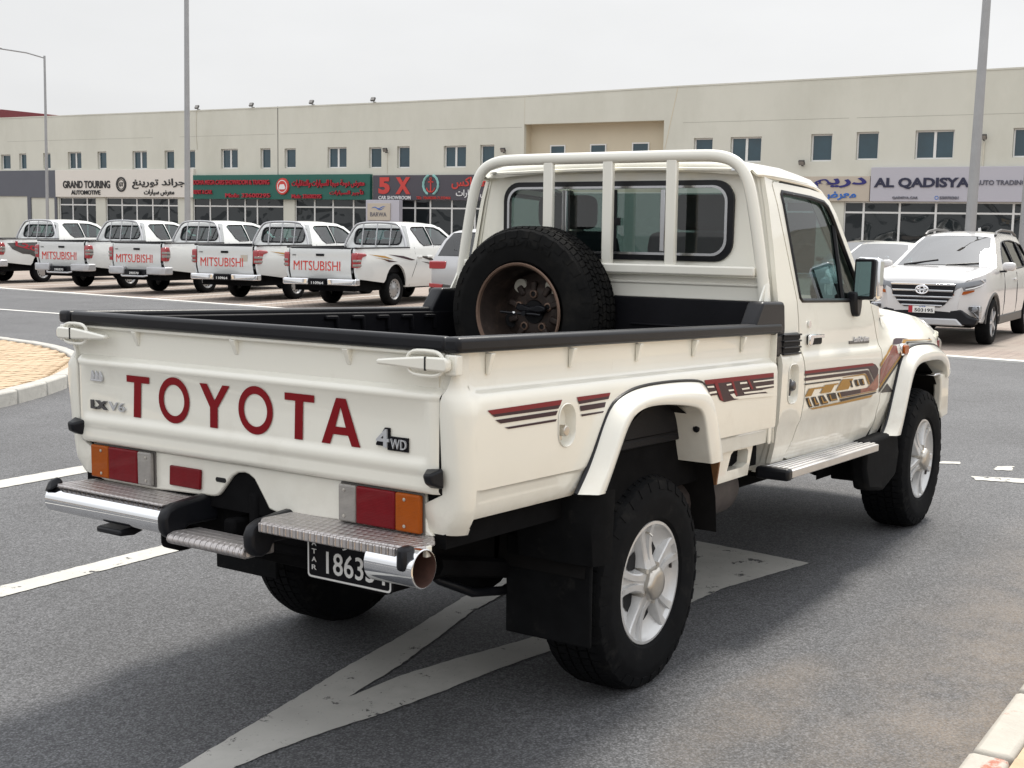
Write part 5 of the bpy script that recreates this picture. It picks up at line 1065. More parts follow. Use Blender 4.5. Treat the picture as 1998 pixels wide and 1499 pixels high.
# ------------------------------------------------------------------ spare wheel clamped upright in the bed
SW = empty('spare_wheel', (.75, .285, SH((.75, 0, .905))[2])); tag(SW, 'worn spare wheel with rusty brown rim standing upright in the truck bed', 'spare wheel')
ty = child('tyre', tyre_mesh('spare_tyre', 'spare_rubber', .388, .25, .215, 70, 6, .010), SW, (.128, 0, .388)); ty.rotation_euler = (0, 0, math.pi/2)
C = (0, 0, .388)
q = MB().lathe([(.222, .012), (.226, .002), (.222, -.004), (.214, -.002), (.209, .008)], 60, 'x', C); q.build('rim_lip', 'spare_lip', SW)
q = MB().lathe([(.209, .008), (.204, .02), (.200, .045), (.193, .055), (.188, .15), (.175, .175)], 60, 'x', C); rim = q.build('rim_barrel', 'spare_metal', SW)
q = MB(); n = 60
q.grid([[(x, r*math.cos(t), .388+r*math.sin(t)) for t in [2*math.pi*j/n for j in range(n)]] for r, x in ((.178, .175), (.15, .168), (.12, .150), (.105, .140), (.085, .138), (.055, .142), (.052, .155))], cv=True); q.build('rim_disc', 'spare_metal', SW, ang=40)
q = MB()
for k in range(5):
    a = R(72*k+90+36); cy, cz = .143*math.cos(a), .388+.143*math.sin(a); ca, sa = math.cos(a), math.sin(a)
    pts = [(.030*math.cos(t), .034*math.sin(t)) for t in [2*math.pi*i/14 for i in range(14)]]
    q = MB().add([(.152 if k in (0, 4) else .155, cy+u*ca-v*sa, cz+u*sa+v*ca) for u, v in pts]+[(.17, cy+u*ca-v*sa, cz+u*sa+v*ca) for u, v in pts], [tuple(range(14))]+[(i, (i+1) % 14, 14+(i+1) % 14, 14+i) for i in range(14)]); q.build('vent_hole', 'wall_low' if k in (0, 4) else 'dark_void', SW)
for k in range(5):
    a = R(72*k+90); cy, cz = .082*math.cos(a), .388+.082*math.sin(a)
    q = MB().lathe([(.021, .139), (.019, .131), (.013, .130), (.012, .142)], 16, 'x', (0, cy, cz)); q.build('lug_seat', 'spare_lip', SW); MB().disc((.1345, cy, cz), .012, 'x').build('lug_hole', 'dark_void', SW)
for k in range(10):
    a = R(36*k+18); MB().obox((.140, .115*math.cos(a), .388+.115*math.sin(a)), (.02, .05, .03), Matrix.Rotation(a, 3, 'X')).build('disc_rib', 'spare_metal', SW, bev=.008)
MB().disc((.139, 0, .388), .052, 'x').build('hub_hole', 'dark_void', SW)
MB().prism([(.075, .418), (.05, .425), (0, .412), (-.05, .425), (-.082, .415), (-.085, .395), (-.05, .385), (0, .39), (.05, .388), (.08, .398)], 'yz', .10, .125).build('clamp', 'black_plastic', SW, bev=.008)
MB().tube([(.05, .0, .385), (.16, 0, .385)], .012, 10).tube([(.062, .13, .387), (.062, .05, .383), (.062, -.05, .383), (.062, -.085, .380)], .006, 8).build('clamp_screw', 'black_plastic', SW)
MB().lathe([(0, .04), (.010, .041), (.012, .048), (.012, .06)], 16, 'x', (0, .045, .383)).build('clamp_bolt', 'chrome', SW)
q = MB()
text(q, 'DUNLOP', lambda u, v, d: ((-.0015), (.300+.03*v)*math.cos(R(122-64*u)), .388+(.300+.03*v)*math.sin(R(122-64*u))), 0, .02); q.build('sidewall_lettering', 'spare_rubber', SW)
# ------------------------------------------------------------------ other vehicles
def seg_strip(paint, gl, pts, kind, hw, crown=.02, bulge=0.0):
    F = [-1, -.985, -.955, -.90, -.7, -.35, 0, .35, .7, .90, .955, .985, 1]
    rows = []
    for x, z in pts:
        h = hw(x, z); rows.append([(x+bulge*(1-f*f), f*h, z+crown*(1-abs(f)**3)) for f in F])
    if kind == 'glass':
        paint.grid([r[:4] for r in rows]); paint.grid([r[-4:] for r in rows]); gl.grid([[(x-.004, y, z) for x, y, z in r[3:-3]] for r in rows])
    else: paint.grid(rows)
def arch(cx, r, z0, n=12): return [(cx-r*math.cos(math.pi*i/n), z0+(r+.02)*math.sin(math.pi*i/n) if 0 < i < n else z0-.0) for i in range(n+1)]
def small_wheel(Rr, w, m_rim, style):
    h = w/2; t = MB().lathe([(Rr*.62, -h*.7), (Rr*.66, -h*.92), (Rr*.80, -h), (Rr*.93, -h*.93), (Rr*.985, -h*.75), (Rr, -h*.4), (Rr, 0), (Rr, h*.4), (Rr*.985, h*.75), (Rr*.93, h*.93), (Rr*.8, h), (Rr*.66, h*.92), (Rr*.62, h*.7)], 40)
    parts = [('tyre', t.mesh('tyre', 'rubber', ang=50))]
    b = MB().lathe([(Rr*.63, -h*.78), (Rr*.645, -h*.86), (Rr*.61, -h*.86), (Rr*.585, -h*.70), (Rr*.53, -h*.58), (Rr*.40, -h*.66), (Rr*.22, -h*.72), (Rr*.16, -h*.85), (0, -h*.87)] if style == 'steel' else [(Rr*.66, -h*.78), (Rr*.68, -h*.88), (Rr*.64, -h*.88), (Rr*.61, -h*.6), (Rr*.3, -h*.3), (0, -h*.3)], 36)
    parts.append(('rim', b.mesh('rim', m_rim, ang=45)))
    b = MB()
    if style == 'steel':
        for k in range(12): a = R(30*k); parts.append(('vent_hole', MB().lathe([(0, -h*.64), (Rr*.055, -h*.635)], 8, 'y', (Rr*.47*math.cos(a), 0, Rr*.47*math.sin(a))).mesh('vent_hole', 'dark_void')))
    else:
        for k in range(5):
            a = R(72*k+18); c_, s_ = math.cos(a), math.sin(a)
            b.grid([[(r*c_-q*s_, y, r*s_+q*c_) for q, y in ((-wd, -h*.5), (-wd*.8, -h*.86), (wd*.8, -h*.86), (wd, -h*.5))] for r, wd in ((Rr*.05, Rr*.10), (Rr*.35, Rr*.07), (Rr*.64, Rr*.10))])
        parts.append(('spoke', b.mesh('spoke', 'silver_plastic', ang=40)))
    return parts
def put_wheels(root, parts, xs_, y, r):
    for x in xs_:
        for s in (-1, 1):
            w = child('wheel', parts[0][1], root, (x, s*y, r)); w.rotation_euler = (0, R(random.uniform(0, 60)), 0 if s < 0 else math.pi)
            for nm, me in parts[1:]: child(nm, me, w)
def cabin(root, xf_, xr, z0, w, rows=2):
    xm = [xf_] if rows == 1 else [xf_, xr]
    for k, x in enumerate(xm):
        for y in (-w, w):
            q = MB().prism([(x-.1, z0), (x-.28, z0+.55), (x-.16, z0+.58), (x+.08, z0+.12), (x+.48, z0+.1), (x+.48, z0)], 'xz', y-.24, y+.24).build('seat', 'seat', root, bev=.04)
            MB().box(x-.28, x-.17, y-.12, y+.12, z0+.60, z0+.76).build('headrest', 'seat', q, bev=.03)
def text_on(root, s, y0, y1, z0, z1, x, m, bold=.01, name='lettering'):
    b = MB(); text(b, s, lambda u, v, d: (x-d if y0 > y1 else x+d, y0+(y1-y0)*u, z0+(z1-z0)*v), .004, bold); return b.build(name, m, root, smooth=False)
# ---- two-door-row pickups parked in a line
LP = [(.38, .84), (.5, .885), (.62, .90), (.9, .905), (1.02, .898), (1.10, .880), (1.18, .872), (1.26, .85), (1.45, .77), (1.66, .66), (1.74, .60), (1.78, .52)]
def lhw(x, z): return lerp(LP, z)-max(0, x-3.1)**2*.30-max(0, -1.2-x)*.13-(.02 if z > 1.3 and x > 2.2 else 0)
def make_pickup(tail, bumper, plate, brand_col):
    r = empty('parked_pickup')
    out_ = [(-1.44, .60), (-1.49, .75), (-1.50, 1.0), (-1.49, 1.17), (-1.46, 1.215), (-.4, 1.228), (.60, 1.235), (.64, 1.27), (.74, 1.55), (.82, 1.69), (.95, 1.73), (1.5, 1.755), (2.0, 1.735), (2.3, 1.67), (2.55, 1.50), (2.98, 1.215), (3.2, 1.18), (3.65, 1.11), (3.93, 1.0), (3.98, .8), (3.97, .55), (3.85, .42)]
    poly = out_+[(3.52, .42)]+list(reversed(arch(3.1, .42, .40)))[1:-1]+[(2.66, .36), (.46, .38)]+list(reversed(arch(0, .425, .44)))[1:-1]+[(-.47, .50)]
    w1 = [(.93, 1.63), (1.02, 1.665), (1.54, 1.675), (1.60, 1.28), (1.22, 1.27), (1.10, 1.34), (1.0, 1.50)]; w2 = [(1.66, 1.28), (1.61, 1.675), (1.98, 1.66), (2.24, 1.59), (2.50, 1.42), (2.70, 1.28)]
    zl = [.5, .62, .9, 1.02, 1.1, 1.18, 1.26, 1.35, 1.45, 1.55, 1.66]; xl = [-1.4+.16*i for i in range(34)]
    for s in (-1, 1):
        b = MB(); panel(b, poly, lhw, s, holes=[w1, w2], xs=xl, zs=zl, dens=.09, flange=.05); o = b.build('body_side', 'white_paint', r, weld=1e-5, ang=32)
        for w in (w1, w2):
            b = MB(); panel(b, w, lambda x, z: lhw(x, z)-.012, s, dens=.15); b.build('window_pane', 'car_glass', o)
            MB().tube([(x, s*(lhw(x, z)-.002), z) for x, z in densify(w, .1)], .014, 5, closed=True).build('window_seal', 'black_plastic', o)
        MB().tube([(x, s*(lhw(x, z)+.001), z) for x, z in [(.80, 1.24), (.84, .9), (.66, .62), (.60, .40)]], .006, 4).build('door_gap', 'seam', o)
        MB().tube([(x, s*(lhw(x, z)+.001), z) for x, z in [(1.64, 1.26), (1.66, .8), (1.62, .40)]], .006, 4).build('door_gap', 'seam', o)
        MB().box(1.30, 1.50, s*.895, s*.93, 1.00, 1.045).build('door_handle', 'white_paint', o, bev=.012); MB().box(.88, 1.06, s*.895, s*.925, 1.00, 1.045).build('door_handle', 'white_paint', o, bev=.012)
        MB().box(2.28, 2.42, s*.90, s*1.10, 1.18, 1.36).build('door_mirror', 'white_paint', r, bev=.03)
        MB().box(-1.47, .62, s*.79, s*.872, 1.215, 1.245).build('rail_cap', 'black_plastic', r, bev=.01)
        MB().box(-1.45, .60, s*.765, s*.78, .72, 1.215).build('bed_wall', 'liner', r)
        if tail == 'tall':
            L = MB().prism([(-1.515, .80), (-1.52, 1.08), (-1.50, 1.13), (-1.36, 1.13), (-1.33, 1.02), (-1.33, .93), (-1.38, .80)], 'xz', s*.76, s*.90).build('tail_light', 'tail_red', r, bev=.02)
            for z in (.885, .965): MB().prism([(-1.526, z), (-1.526, z+.06), (-1.34, z+.06), (-1.34, z)], 'xz', s*.80, s*.907).build('lens', 'clear_lens', L, bev=.012)
            MB().prism([(-1.45, .84), (-1.45, 1.04), (-1.345, 1.02), (-1.345, .92)], 'xz', s*.89, s*.904).build('bezel', 'graphite', L)
        else:
            L = MB().prism([(-1.515, .83), (-1.52, 1.10), (-1.50, 1.135), (-1.20, 1.12), (-1.12, 1.095), (-1.16, 1.06), (-1.30, 1.03), (-1.335, .96), (-1.36, .83)], 'xz', s*.76, s*.905).build('tail_light', 'tail_red', r, bev=.02)
            for z in (.855, .945): MB().prism([(-1.526, z), (-1.526, z+.05), (-1.345, z+.05), (-1.35, z)], 'xz', s*.80, s*.912).build('lens', 'clear_lens', L, bev=.012)
    p = MB(); gl = MB()
    seg_strip(p, gl, [(.82, 1.69), (.88, 1.715), (.95, 1.73), (1.2, 1.745), (1.5, 1.755), (1.75, 1.75), (2.0, 1.735), (2.18, 1.705), (2.3, 1.67)], 'p', lhw, .035)
    seg_strip(p, gl, [(2.3, 1.67), (2.55, 1.50), (2.98, 1.215)], 'glass', lhw, .03, .05)
    seg_strip(p, gl, [(2.98, 1.215), (3.2, 1.18), (3.65, 1.11), (3.85, 1.05), (3.93, 1.0), (3.97, .9), (3.98, .8), (3.97, .55), (3.85, .42)], 'p', lhw, .03, .08)
    p.build('roof', 'white_paint', r, weld=1e-5, ang=50); gl.build('windscreen', 'car_glass', r)
    # cab back with window
    def bx(z): return lerp([(1.1, .60), (1.24, .61), (1.27, .635), (1.55, .735), (1.69, .815)], z)
    sd_ = [(lhw(.7, z), z) for z in (1.05, 1.24, 1.4, 1.55, 1.69)]; bo_ = sd_+[(.3, 1.72), (0, 1.725), (-.3, 1.72)]+[(-y, z) for y, z in reversed(sd_)]; wn = rrect(-.60, .60, 1.285, 1.62, .09, 5)
    vs, fs = cdt(bo_, [wn], [-.7+.14*i for i in range(11)], [1.15, 1.24, 1.27, 1.66], .12); BK = MB().add([(bx(z), y, z) for y, z in vs], fs).build('cab_back', 'white_paint', r, ang=40)
    MB().add([(bx(z)+.01, y, z) for y, z in wn], [tuple(range(len(wn)))]).build('rear_window', 'car_glass', BK); MB().tube([(bx(z), y, z) for y, z in wn], .022, 6, closed=True).build('window_seal', 'black_plastic', BK)
    H = MB().tube(smooth([(.56, -.80, 1.22), (.60, -.74, 1.40), (.66, -.60, 1.66), (.68, -.48, 1.745), (.69, 0, 1.765), (.68, .48, 1.745), (.66, .60, 1.66), (.60, .74, 1.40), (.56, .80, 1.22)], 2), .026, 8).build('roll_bar', 'silver_plastic', r)
    for y in (-.36, 0, .36): MB().tube([(.58, y, 1.22), (.68, y, 1.75)], .014, 6).build('guard_bar', 'silver_plastic', H)
    # bed, tailgate
    MB().box(-1.45, .60, -.765, .765, .70, .72).build('bed_floor', 'liner', r); MB().box(.57, .60, -.76, .76, .72, 1.2).build('bed_front', 'liner', r)
    G = MB().grid([[(x, y, z) for y in (-.755, -.74, -.4, 0, .4, .74, .755)] for x, z in ((-1.43, 1.212), (-1.475, 1.218), (-1.50, 1.20), (-1.512, 1.15), (-1.505, 1.08), (-1.512, .9), (-1.52, .80), (-1.50, .70), (-1.47, .60))]).build('tailgate', 'white_paint', r, ang=40)
    MB().box(-1.50, -1.43, -.74, .74, 1.21, 1.235).build('rim_cap', 'black_plastic', G, bev=.008); MB().box(-1.522, -1.505, -.10, .10, 1.055, 1.105).build('tailgate_handle', 'black_plastic', G, bev=.008)
    for s in (-1, 1): MB().tube([(-1.505, s*.765, 1.2), (-1.515, s*.765, .9), (-1.48, s*.765, .62)], .007, 4).build('gate_gap', 'seam', G)
    text_on(G, 'MITSUBISHI', .66, -.50, .76, .955, -1.518, brand_col, .0); text_on(G, 'L200', .70, .60, 1.06, 1.085, -1.514, 'badge_grey', .01, 'badge')
    # bumper
    B_ = MB().box(-1.58, -1.44, -.34, .34, .46, .60).build('rear_bumper', 'black_plastic', r, bev=.02)
    for s in (-1, 1):
        if bumper == 'chrome': MB().prism([(-1.62, s*.24), (-1.62, s*.84), (-1.57, s*.91), (-1.42, s*.92), (-1.42, s*.86), (-1.52, s*.80), (-1.52, s*.24)], 'xy', .47, .60).build('bumper_bar', 'chrome', B_, bev=.02, seg=3)
        else: MB().prism([(-1.60, s*.36), (-1.61, s*.80), (-1.53, s*.91), (-1.28, s*.925), (-1.28, s*.85), (-1.48, s*.36)], 'xy', .48, .665).build('bumper_corner', 'silver_plastic', B_, bev=.03, seg=3)
    if bumper != 'chrome': MB().tube([(-1.60, -.42, .46), (-1.66, -.34, .44), (-1.66, .34, .44), (-1.60, .42, .46)], .022, 8).build('tow_step', 'silver_plastic', B_)
    NPq = MB().box(-1.632, -1.618, -.19, .17, .475, .59).build('number_plate', 'plate_black', B_); text_on(NPq, plate, .14, -.16, .485, .54, -1.634, 'plate_white', .01)
    MB().box(-1.35, 3.8, -.75, .75, .34, .70).build('underbody', 'chassis', r); MB().box(.68, 2.9, -.78, .78, .66, 1.2).build('cab_floor', 'seat', r)
    cabin(r, 1.95, 1.15, .82, .36); MB().prism([(2.55, .8), (2.50, 1.12), (2.62, 1.18), (2.95, 1.17), (3.0, .8)], 'xz', -.78, .78).build('dashboard', 'seat', r)
    for cx in (0, 3.1):
        for s in (-1, 1): MB().grid([[(cx+.43*math.cos(R(180-18*i)), s*yy, .42+.45*math.sin(R(180-18*i))) for yy in (.55, .86)] for i in range(11)]).build('wheel_well', 'chassis', r)
    put_wheels(r, small_wheel(.345, .22, 'steel_wheel', 'steel'), (0, 3.1), .765, .345)
    return r
HD = .127
PA = make_pickup('tall', 'corner', '290370', 'mitsu_red'); PD = make_pickup('wrap', 'chrome', '110964', 'mitsu_red')
def gfx(b, polys, s=-1):
    for p in polys: panel(b, p, lambda x, z: lhw(x, z)+.005, s, dens=.08, xs=[-1.4+.08*i for i in range(50)], zs=[.66+.03*i for i in range(18)])
    return b
spots = [('E', PD, (17.15, 15.25), 'white pickup with maroon swoosh stripes and chrome bumper, nearest of the row'), ('D', None, (17.42, 18.35), 'white pickup with chrome bumper and a beige patch on its tailgate'), ('C', PA, (17.9, 21.75), 'white pickup with grey bumper corners, third from the spare wheel in the row'), ('B', None, (18.05, 24.85), 'white pickup with grey bumper corners whose roof rises between the two left lamp posts'), ('A', None, (18.6, 29.2), 'white pickup with dark L200 graphic cut by the left frame edge')]
for k, src, (x, y), lab in spots:
    o = src if src else copy_tree(PD if k == 'D' else PA)
    o.location = (x, y, 0); o.rotation_euler = (0, 0, HD+{'E': .0, 'D': .02, 'C': -.025, 'B': .015, 'A': -.01}[k]); tag(o, lab, 'pickup truck', 'white pickups parked in a row')
    if k == 'E':
        gfx(MB(), [[(-1.05, 1.10), (-.45, 1.06), (-.10, .98), (-.55, 1.03)], [(-.85, 1.03), (-.3, .98), (-.35, .965)]]).build('stripe_decal', 'decal_gold', o, smooth=False)
        gfx(MB(), [[(-.6, 1.01), (.05, .93), (-.3, .93)], [(-.3, 1.09), (.3, 1.05), (.78, .96), (.62, .95)]]).build('stripe_decal', 'decal_maroon', o, smooth=False)
        gfx(MB(), [[(.9, 1.05), (1.35, 1.03), (1.9, .86), (1.6, .90)], [(1.0, .93), (1.5, .88), (2.0, .80), (1.4, .86)]]).build('stripe_decal', 'decal_dark', o, smooth=False)
    if k == 'A':
        gfx(MB(), [[(-1.25, 1.12), (-.1, 1.14), (.3, .78), (.05, .74), (-.25, .70), (-.5, .80), (-.75, .82), (-1.1, .95)]]).build('side_graphic', 'graphite', o, smooth=False)
        q = MB(); text(q, 'L200', lambda u, v, d: (-1.0+1.0*u, -(lhw(0, .95)+.010), 1.04-.22*u+.14*v), 0, .03); q.build('side_lettering', 'ink_red', o, smooth=False)
    if k == 'D': MB().box(-1.517, -1.512, -.62, -.44, .88, 1.02).build('paint_patch', 'sign_cream', o)
# ---- generic rounded car body used for the estates and saloons
def make_car(name, prof, out_, arches, wins, strips, paint, wheel, axle, r_w, ywh, taper, floor):
    r = empty(name); hw = lambda x, z: max(.1, lerp(prof, z)-taper(x))
    poly = list(out_)
    for cx, rr, z0 in arches: poly += list(reversed(arch(cx, rr, z0)))
    x0, x1 = min(p[0] for p in out_), max(p[0] for p in out_); xl = [x0+.1+.12*i for i in range(int((x1-x0)/.12))]
    for s in (-1, 1):
        b = MB(); panel(b, poly, hw, s, holes=wins, xs=xl, zs=[p[0] for p in prof], dens=.08, flange=.05); o = b.build('body_side', paint, r, weld=1e-5, ang=32)
        for w in wins:
            b = MB(); panel(b, w, lambda x, z: hw(x, z)-.012, s, dens=.15); b.build('window_pane', 'dark_glass', o); MB().tube([(x, s*(hw(x, z)-.001), z) for x, z in densify(w, .1)], .013, 5, closed=True).build('window_seal', 'black_plastic', o)
    p = MB(); gl = {}
    for kind, pts, cr_, bl in strips:
        g_ = MB(); seg_strip(p, g_, pts, 'p' if kind == 'p' else 'glass', hw, cr_, bl)
        if kind != 'p': gl[kind] = (g_, pts)
    p.build('roof', paint, r, weld=1e-5, ang=45)
    for k, (g_, pts) in gl.items(): g_.build(k, 'windscreen' if k == 'windscreen' else 'dark_glass', r)
    MB().box(x0+.15, x1-.2, -ywh+.08, ywh-.08, floor, .62).build('underbody', 'chassis', r)
    for cx, rr, z0 in arches:
        for s in (-1, 1): MB().grid([[(cx+rr*math.cos(R(180-18*i)), s*yy, z0+(rr+.02)*math.sin(R(180-18*i))) for yy in (.5, ywh+.06)] for i in range(11)]).build('wheel_well', 'chassis', r)
    put_wheels(r, wheel, axle, ywh, r_w)
    return r, hw
RUSH_P = [(.30, .80), (.45, .838), (.62, .85), (.85, .85), (.98, .84), (1.06, .825), (1.12, .80), (1.25, .735), (1.45, .645), (1.58, .57), (1.68, .50)]
def rtap(x): return max(0, x-.05)**2*.22+max(0, x-.45)**2*1.1+max(0, -2.9-x)**2*.5
rush_out = [(.50, .36), (.80, .40), (.865, .50), (.86, .72), (.82, .93), (.70, 1.01), (.45, 1.065), (.05, 1.115), (-.32, 1.15), (-.62, 1.31), (-.95, 1.49), (-1.2, 1.59), (-1.45, 1.635), (-1.9, 1.665), (-2.6, 1.65), (-3.1, 1.60), (-3.25, 1.52), (-3.42, 1.15), (-3.50, .9), (-3.48, .5), (-3.3, .38), (-3.09, .36)]
wR = small_wheel(.345, .215, 'dark_alloy', 'alloy')
rwin = [[(-.84, 1.12), (-.90, 1.20), (-1.20, 1.42), (-1.45, 1.515), (-1.62, 1.54), (-1.66, 1.11)], [(-1.76, 1.11), (-1.72, 1.545), (-2.2, 1.555), (-2.55, 1.53), (-2.52, 1.13)], [(-2.62, 1.14), (-2.65, 1.52), (-2.95, 1.48), (-3.08, 1.25)]]
RU, rhw = make_car('parked_suv', RUSH_P, rush_out, [(-2.685, .405, .34), (0, .405, .34)], rwin, [('p', [(.865, .50), (.868, .62), (.86, .72), (.845, .84), (.82, .93), (.78, .975), (.70, 1.01), (.45, 1.065), (.05, 1.115), (-.32, 1.15)], .025, .02), ('windscreen', [(-.32, 1.15), (-.62, 1.31), (-.95, 1.49), (-1.2, 1.59)], .03, .05), ('p', [(-1.2, 1.59), (-1.32, 1.615), (-1.45, 1.635), (-1.9, 1.665), (-2.6, 1.65), (-3.1, 1.60)], .035, 0), ('rear_window', [(-3.1, 1.60), (-3.25, 1.50), (-3.38, 1.18)], .02, -.03), ('p', [(-3.38, 1.18), (-3.45, .95), (-3.48, .5), (-3.3, .38)], .0, -.04)], 'pearl_paint', wR, (0, -2.685), .345, .745, rtap, .28)
RU.location = (15.9, 2.62, 0); RU.rotation_euler = (0, 0, 3.177); tag(RU, 'white seven seat crossover facing the camera behind the wing mirror, with chrome barred grille', 'suv')
FX = .885
gr = MB().prism([(-.47, .925), (.47, .925), (.44, .77), (.33, .62), (.26, .575), (-.26, .575), (-.33, .62), (-.44, .76)], 'yz', FX-.05, FX+.004).build('grille', 'black_plastic', RU, bev=.008)
for z0, z1, w in ((.895, .925, .455), (.805, .833, .43), (.715, .74, .42), (.655, .678, .355), (.59, .612, .285)):
    MB().prism([(-w, z0), (w, z0), (w+.015, z1), (-w-.015, z1)], 'yz', FX, FX+.022).build('grille_bar', 'chrome', gr, bev=.006)
el = MB()
for ry, rz, cz in ((.088, .062, 0), (.034, .058, 0), (.068, .024, .022)): el.tube([(FX+.04, ry*math.cos(a), .835+cz+rz*math.sin(a)) for a in [2*math.pi*i/28 for i in range(28)]], .010, 6, closed=True)
el.build('emblem', 'chrome', gr)
for s in (-1, 1):
    pts = [(.845, .44), (.80, .60), (.70, .70), (.58, .765), (.46, .80)]
    hl = MB().grid([[(x+.012, s*y, z0), (x+.02, s*(y+.004), (z0+z1)/2), (x+.005, s*y, z1)] for (x, y), z0, z1 in zip(pts, (.81, .83, .855, .885, .93), (.93, .95, .97, .985, .995))]).build('headlight', 'head_lens', RU, ang=60)
    MB().tube([(x+.03, s*y, z) for (x, y), z in zip(pts[1:], (.845, .87, .90, .94))], .009, 6).tube([(pts[4][0]+.03, s*pts[4][1], .94), (pts[3][0]+.03, s*(pts[3][1]+.01), .985)], .009, 6).build('light_strip', 'ink_white', hl)
    MB().grid([[(x+.028, s*y, z0), (x+.012, s*y, z1)] for (x, y), z0, z1 in zip(pts[1:4], (.855, .88, .905), (.925, .94, .955))]).build('lens_core', 'graphite', hl)
    MB().grid([[(x+.02, s*y, z0), (x+.012, s*y, z1)] for (x, y), z0, z1 in zip(pts[:3], (.755, .775, .815), (.80, .82, .84))]).build('indicator', 'amber_lens', hl)
    f = MB().prism([(s*.50, .60), (s*.79, .615), (s*.80, .58), (s*.80, .43), (s*.77, .42), (s*.70, .50)], 'yz', .62, .735).build('fog_frame', 'trim_alu', RU, bev=.012)
    MB().prism([(s*.54, .59), (s*.775, .602), (s*.785, .46), (s*.71, .52)], 'yz', .70, .75).build('fog_recess', 'graphite', f, bev=.006); MB().lathe([(0, .775), (.035, .77), (.045, .75)], 18, 'x', (0, s*.725, .56)).build('fog_lamp', 'head_lens', f)
    mi_ = MB().box(-.60, -.42, s*.84, s*1.03, 1.10, 1.23).build('door_mirror', 'pearl_paint', RU, bev=.05, seg=3); MB().box(-.56, -.44, s*.76, s*.9, 1.075, 1.105).build('mirror_foot', 'black_plastic', mi_, bev=.01)
    MB().tube([(-1.32, s*.545, 1.632), (-1.45, s*.535, 1.685), (-1.9, s*.515, 1.72), (-2.7, s*.52, 1.70), (-3.0, s*.53, 1.63)], .022, 8).build('roof_rail', 'graphite', RU)
    MB().tube([(.02+.425*math.cos(R(a)), s*(rhw(.02+.42*math.cos(R(a)), .6)+.004), .34+.43*math.sin(R(a))) for a in range(0, 181, 15)], .022, 6, flat=(1, .5)).build('arch_trim', 'graphite', RU)
    MB().box(-2.25, -.44, s*.78, s*.842, .28, .42).build('sill_trim', 'graphite', RU, bev=.02)
    for x in (-.72, -1.70): MB().tube([(x, s*(rhw(x, z)+.001), z) for z in (1.06, .85, .62, .42)], .006, 4).build('door_gap', 'seam', RU)
    MB().box(-1.62, -1.42, s*.84, s*.868, .93, .965).build('door_handle', 'pearl_paint', RU, bev=.01)
MB().tube([(-.28, -.60, 1.17), (-.40, -.10, 1.25)], .012, 6).build('wiper', 'black_plastic', RU); MB().tube([(-.24, .05, 1.175), (-.36, .52, 1.21)], .012, 6).build('wiper', 'black_plastic', RU)
lb = MB().prism([(-.56, .55), (.56, .55), (.66, .46), (.80, .42), (.76, .33), (-.76, .33), (-.80, .42), (-.66, .46)], 'yz', .70, .872).build('lower_bumper', 'black_plastic', RU, bev=.02)
MB().prism([(-.50, .42), (.50, .42), (.56, .36), (.60, .315), (-.60, .315), (-.56, .36)], 'yz', .72, .89).build('skid_plate', 'silver_plastic', lb, bev=.02)
nq = MB().box(.885, .90, -.19, .19, .49, .61).build('number_plate', 'plate_white', RU, bev=.004); MB().box(.899, .903, -.188, -.13, .492, .608).build('plate_band', 'ink_red', nq)
q = MB(); text(q, '503195', lambda u, v, d: (.9025+d, -.10+.27*u, .505+.05*v), .001, .02); q.build('plate_text', 'ink_black', nq, smooth=False); q = MB(); text(q, A('قطر'), lambda u, v, d: (.9025+d, -.04+.1*u, .572+.025*v), .001, .02); q.build('plate_text', 'ink_sky', nq, smooth=False)
MB().prism([(-2.9, 1.68), (-2.8, 1.71), (-2.74, 1.76), (-2.70, 1.68)], 'xz', -.02, .02).build('antenna_fin', 'pearl_paint', RU, bev=.005)
cabin(RU, -1.15, -2.0, .72, .34)
